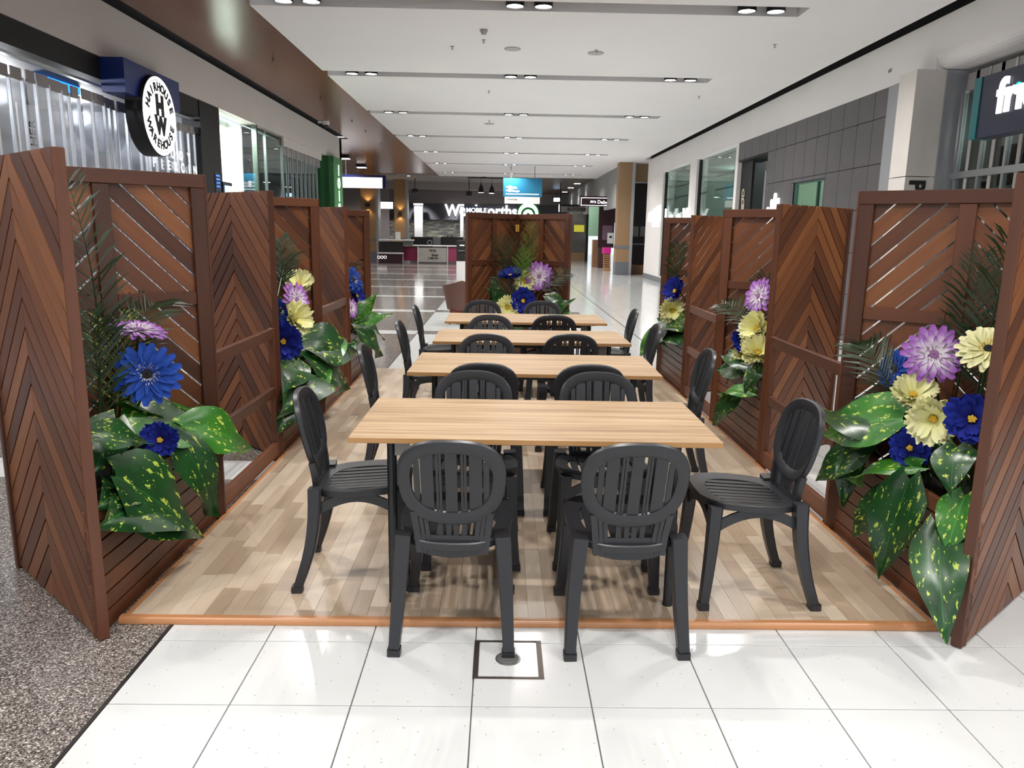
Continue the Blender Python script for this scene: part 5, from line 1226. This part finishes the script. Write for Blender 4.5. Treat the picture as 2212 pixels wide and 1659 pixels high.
for px in (818.5, 825, 832):
    p = at(px, 555.5, Y=Y-.01); w = MB(); w.lathe([(.05, 0), (.07, 0)], 20, face_mat((p.x, Y-.012, p.z), (1, 0, 0), (0, 0, 1)), cap=False); w.build('round_mark', M['glow_soft'], t)
t = thing('price_card', 'white upright price card on the side counter', 'card'); pbox(t, 'card', M['white'], 854, 501, 865, 516.5, Y+.1, .02)
t = thing('coffee_machine', 'black coffee machine with chrome ring on the back bar', 'coffee machine'); Y = 39.6
pbox(t, 'body', M['dark'], 888, 512, 934, 534, Y, .6, z0=.5); pbox(t, 'side', M['steelgrey'], 935, 514, 952, 534, Y+.1, .5, z0=.5); pbox(t, 'back', M['dark'], 953, 512, 1000, 534, Y+.1, .5, z0=.5)
p = at(928, 524, Y=Y-.01); w = MB(); w.lathe([(.09, 0), (.13, 0)], 24, face_mat((p.x, Y-.012, p.z), (1, 0, 0), (0, 0, 1)), cap=False); w.build('badge', M['alu'], t)
pbox(t, 'stand', M['steelgrey'], 886, 534, 1000, 566, Y, .5, z0=0)
pbox(t, 'tap', M['dark'], 966, 508, 967.5, 512, Y+.2, .03); pbox(t, 'tap', M['dark'], 975.5, 508, 977, 512, Y+.2, .03)
# phone kiosk behind the far screen
t = thing('phone_kiosk', 'dark kiosk with white base and header sign reading MOBILE', 'kiosk'); Y = 24.5
X0, X1, Z0, Z1 = prect(986, 520, 1070, 606, Y); part(t, 'base', M['white'], (X0, X1, Y, Y+1.2, 0, .62)); part(t, 'cabinet', M['dark'], (X0, X1, Y+.02, Y+1.2, .63, Z1))
pbox(t, 'display', plain('kiosk_glow', srgb(120, 130, 235), .5, emit=1.4), 1032, 522, 1070, 605, Y-.03, .02)
pbox(t, 'mast', M['white'], 1007, 462, 1012, 520, Y+.5, .12); pbox(t, 'header', M['navy'], 1005, 445.5, 1053, 461, Y+.4, .15)
p = at(1029, 454.5, Y=Y+.39); link('lettering', text_mesh('MOBILE', .19, M['glow_soft'], .004, .006), t, face_mat((p.x, Y+.39, p.z), (1, 0, 0), (0, 0, 1)))
pbox(t, 'mast', M['white'], 1046, 462, 1050, 520, Y+.5, .12)
pbox(t, 'lit_strip', M['glow_soft'], 993, 529, 1003, 531, Y+.0, .015); pbox(t, 'shelf', M['alu'], 990, 541, 1004, 542.5, Y-.02, .03)
# brown tub chair beside the far screen
def tub():
    bp = at(985, 697, Z=0); t = thing('tub_armchair', 'brown tub armchair with dark wooden legs beside the far screen', 'armchair'); t.location = (bp.x+.12, 13.1, 0)
    BR = plain('brown_leatherette', srgb(92, 62, 52), .45); n = 16; vs = []; fs = []
    for i in range(n+1):
        a = math.radians(-10-160*i/n); k = abs(math.cos(a))
        for rr_, z in ((.25, .24), (.33, .74-.10*k), (.29, .745-.10*k), (.21, .36)): vs.append((rr_*math.cos(a)*1.08, rr_*math.sin(a), z))
    for i in range(n):
        for j in range(4): fs.append((i*4+j, i*4+(j+1) % 4, (i+1)*4+(j+1) % 4, (i+1)*4+j))
    fs += [(0, 1, 2, 3), (n*4, n*4+1, n*4+2, n*4+3)]
    MB().raw(vs, fs).build('shell', BR, t, 45); w = MB(); w.prism(rrect(.46, .48, .12, 4), .26, .42); w.build('seat', BR, t, 40)
    w = MB(); w.prism(rrect(.44, .44, .1, 4), .17, .26); w.build('seat_rail', plain('red_brown', srgb(96, 44, 36), .5), t)
    for sx_ in (-1, 1):
        for sy2 in (-1, 1):
            w = MB(); w.tube([(sx_*.17, sy2*.17, .2), (sx_*.21, sy2*.22, 0)], [.022, .014], 8); w.build('leg', plain('dark_wood_leg', srgb(36, 20, 18), .5), t)
tub()
# ---- right side far shops
w = MB(); w.box(4.62, 4.75, 30.3, 56, 2.6, 4.25); tag(w.build('wall_right_far', plain('far_fascia_grey', srgb(150, 150, 148), .7)), kind='structure')
t = thing('unlit_shop', 'dark unlit shop front with timber base at the far right', 'shopfront'); Y = 30.2
X0, X1, Z0, Z1 = prect(1361, 394, 1402, 597, Y); part(t, 'backing', plain('unlit_black', srgb(24, 12, 14), .5), (X0, X1+3, Y+.6, Y+.7, 0, 3.6)); part(t, 'header', M['pillar_wood'], (X0, X1+3, Y, Y+.3, 3.55, CZ)); part(t, 'rail', M['alu'], (X0, X1+3, Y-.02, Y, 3.48, 3.54))
part(t, 'base', plain('timber_brown', srgb(104, 70, 44), .5), (X0, X1+3, Y, Y+.5, 0, .36)); pbox(t, 'paper', M['midgrey'], 1361, 489, 1379, 511, Y+.3, .02); pbox(t, 'paper', M['midgrey'], 1383, 489, 1397, 511, Y+.3, .02); part(t, 'counter_edge', M['steelgrey'], (X0, X1+3, Y+.35, Y+.38, 1.15, 1.2))
t = thing('bakery_sign', 'maroon bakery sign with white border and script Bakers Delight', 'sign'); Y = 34.5
pbox(t, 'board', M['darkmaroon'], 1253, 424, 1327, 446, Y, .15)
for r4 in ((1255, 427, 1326, 428.3), (1255, 443.2, 1326, 444.5), (1255, 427, 1256.2, 444.5), (1324.8, 427, 1326, 444.5)): pbox(t, 'border', M['glow_soft'], *r4, Y-.02, .015)
p = at(1290, 436, Y=Y-.02); link('lettering', text_mesh('Bakers Delight', .2, M['glow_soft'], .003, .003), t, face_mat((p.x, Y-.02, p.z), (1, .0, 0), (.15, 0, 1)))
X0, X1, Z0, Z1 = prect(1253, 424, 1327, 446, Y); part(t, 'bracket', M['dark'], (X1-.2, X1-.15, Y+.05, Y+.1, Z1, CZ))
t = thing('bakery_shop', 'dim maroon bakery interior with pale counter and notice', 'shopfront'); Y = 35.5
pbox(t, 'panel', M['darkmaroon'], 1293, 446, 1327, 535, Y, .1); pbox(t, 'window', plain('bakery_glow', srgb(150, 190, 160), .6), 1272, 446, 1293, 510, Y+1.5, .1); pbox(t, 'poster', plain('poster_mauve', srgb(110, 84, 100), .6), 1301, 487, 1323, 518, Y-.03, .02)
pbox(t, 'case', plain('case_tan', srgb(150, 112, 80), .6), 1281, 518, 1292, 567, Y+.6, .5, z0=0); pbox(t, 'base', plain('case_dark', srgb(70, 40, 36), .6), 1293, 535, 1318, 568, Y-.01, .4, z0=0); pbox(t, 'notice', M['white'], 1312, 503, 1325, 526, Y-.6, .02); pbox(t, 'notice_mark', M['dark'], 1316, 510, 1322, 514, Y-.62, .015)
t = thing('pink_stool', 'wooden slatted stand with bright pink top by the bakery', 'stand'); Y = 32.5
pbox(t, 'top', plain('pink', srgb(222, 40, 150), .5), 1304, 535, 1320, 548, Y, .5)
for k in range(7): pbox(t, 'slat', plain('slat_tan', srgb(168, 122, 78), .6) if k == 0 else bpy.data.materials['slat_tan'], 1305, 549.5+4.6*k, 1319, 552.5+4.6*k, Y+.02, .4, z0=0 if k == 6 else None)
t = thing('butcher_sign', 'pale sign lettered BUTCHER hanging at the far right', 'sign'); Y = 43
pbox(t, 'frame', M['black'], 1209, 442, 1272, 446, Y, .1); pbox(t, 'board', plain('butcher_grey', srgb(150, 148, 146), .5), 1212, 446, 1264, 458, Y, .08)
p = at(1246, 452.5, Y=Y-.02); link('lettering', text_mesh('BUTCHER', .24, M['dark'], .003, .004), t, face_mat((p.x, Y-.02, p.z), (1, 0, 0), (0, 0, 1)))
X0, X1, Z0, Z1 = prect(1209, 442, 1272, 446, Y); part(t, 'hanger', M['dark'], (X0, X0+.05, Y, Y+.05, Z1, 4.25), (X1-.05, X1, Y, Y+.05, Z1, 4.25)); part(t, 'edge_light', M['glow_soft'], (X0-.05, X0-.005, Y, Y+.08, Z0-.3, Z1))
t = thing('butcher_shop', 'dim glazed butcher front with yellow labels', 'shopfront'); Y = 44.5
pbox(t, 'glass_wall', plain('glaze_grey', srgb(118, 116, 112), .25, noise=.4, scale=1.5), 1232, 460, 1266, 545, Y, .1, z0=.0); pbox(t, 'label_band', plain('label_yellow', srgb(214, 206, 70), .5, emit=.35), 1240, 486, 1262, 501, Y-.03, .02); pbox(t, 'frame', M['dark'], 1266, 446, 1271, 572, Y-1, .2, z0=0); pbox(t, 'plinth', M['pillar_wood'], 1232, 546, 1262, 563, Y-.4, .4, z0=0)
for k, (px, py) in enumerate(((1247, 396.5), (1233, 405.5), (1220, 414.5), (1210, 421))):
    p = at(px, py, Z=4.25); t = thing('recessed_spot', 'square recessed spot in the far brown soffit, number %s from the front' % ('one', 'two', 'three', 'four')[k], 'downlight', 'spots in the far brown soffit'); part(t, 'lens', M['lens'], (p.x-.16, p.x+.16, p.y-.16, p.y+.16, 4.235, 4.249)); part(t, 'rim', M['black'], (p.x-.2, p.x+.2, p.y-.2, p.y+.2, 4.242, 4.2495)); lamp('SPOT', (p.x, p.y, 4.2), 90, .08, (1, .95, .88), (0, 0, 0), t, 120)
t = thing('exit_light', 'small bluish emergency light below the far brown soffit', 'light'); p = at(1203, 431, Y=50); part(t, 'lens', plain('cool_glow', srgb(190, 225, 255), .5, emit=5), (p.x-.2, p.x+.2, 50, 50.1, p.z-.12, p.z+.1)); part(t, 'body', M['dark'], (p.x-.3, p.x+.3, 50.1, 50.3, p.z, p.z+.2)); part(t, 'stem', M['dark'], (p.x-.02, p.x+.02, 50.18, 50.22, p.z+.2, 4.25))
# left far room bits
w = MB(); w.box(-15.9, -7.5, 52, 52.1, 0, 4.3); tag(w.build('wall_left_far', GW), kind='structure')
for k, (px, py) in enumerate(((744, 336), (781, 356))):
    p = at(px, py, Z=CZ+.05); t = thing('soffit_lamp', 'rectangular lamp in the timber soffit beyond the fascia, %s' % ('nearer', 'farther')[k], 'lamp', 'lamps in the far timber soffit'); part(t, 'housing', M['lampblack'], (p.x-.2, p.x+.2, p.y-.2, p.y+.2, CZ-.06, CZ+.059)); part(t, 'lens', M['lens'], (p.x-.18, p.x+.18, p.y-.18, p.y+.18, CZ-.072, CZ-.061)); lamp('SPOT', (p.x, p.y, CZ-.1), 150, .1, (1, .95, .9), (0, 0, 0), t, 130)

# fill lights, shaped as downlights, added to brighten the far hall
for k, (x, y) in enumerate(((-9, 42), (-5, 42), (-1, 42), (-9, 49), (-5, 50), (-1, 50), (-9, 33), (-9, 28))):
    zc = 4.42 if y > 39 else CZ+.06
    t = thing('far_slot_or_fill_light', 'small added fill light in far hall ceiling, %s from left, %s row' % (('first', 'second', 'third')[k % 3] if k < 6 else 'only one', ('nearer', 'farther', 'side')[k//3] if k < 6 else ('side', 'front')[k-6]), 'downlight', 'added fill lights of the far hall')
    w = MB(); w.lathe([(.1, 0), (.13, 0), (.13, -.03), (.1, -.03)], 16, cap=False); w.build('rim', M['lampblack'], t); w = MB(); w.cyl((0, 0), .1, -.025, -.005, 16); w.build('lens', M['lens'], t)
    t.location = (x, y, zc); lamp('SPOT', (0, 0, -.06), 330, .08, (1, .97, .94), (0, 0, 0), t, 150)
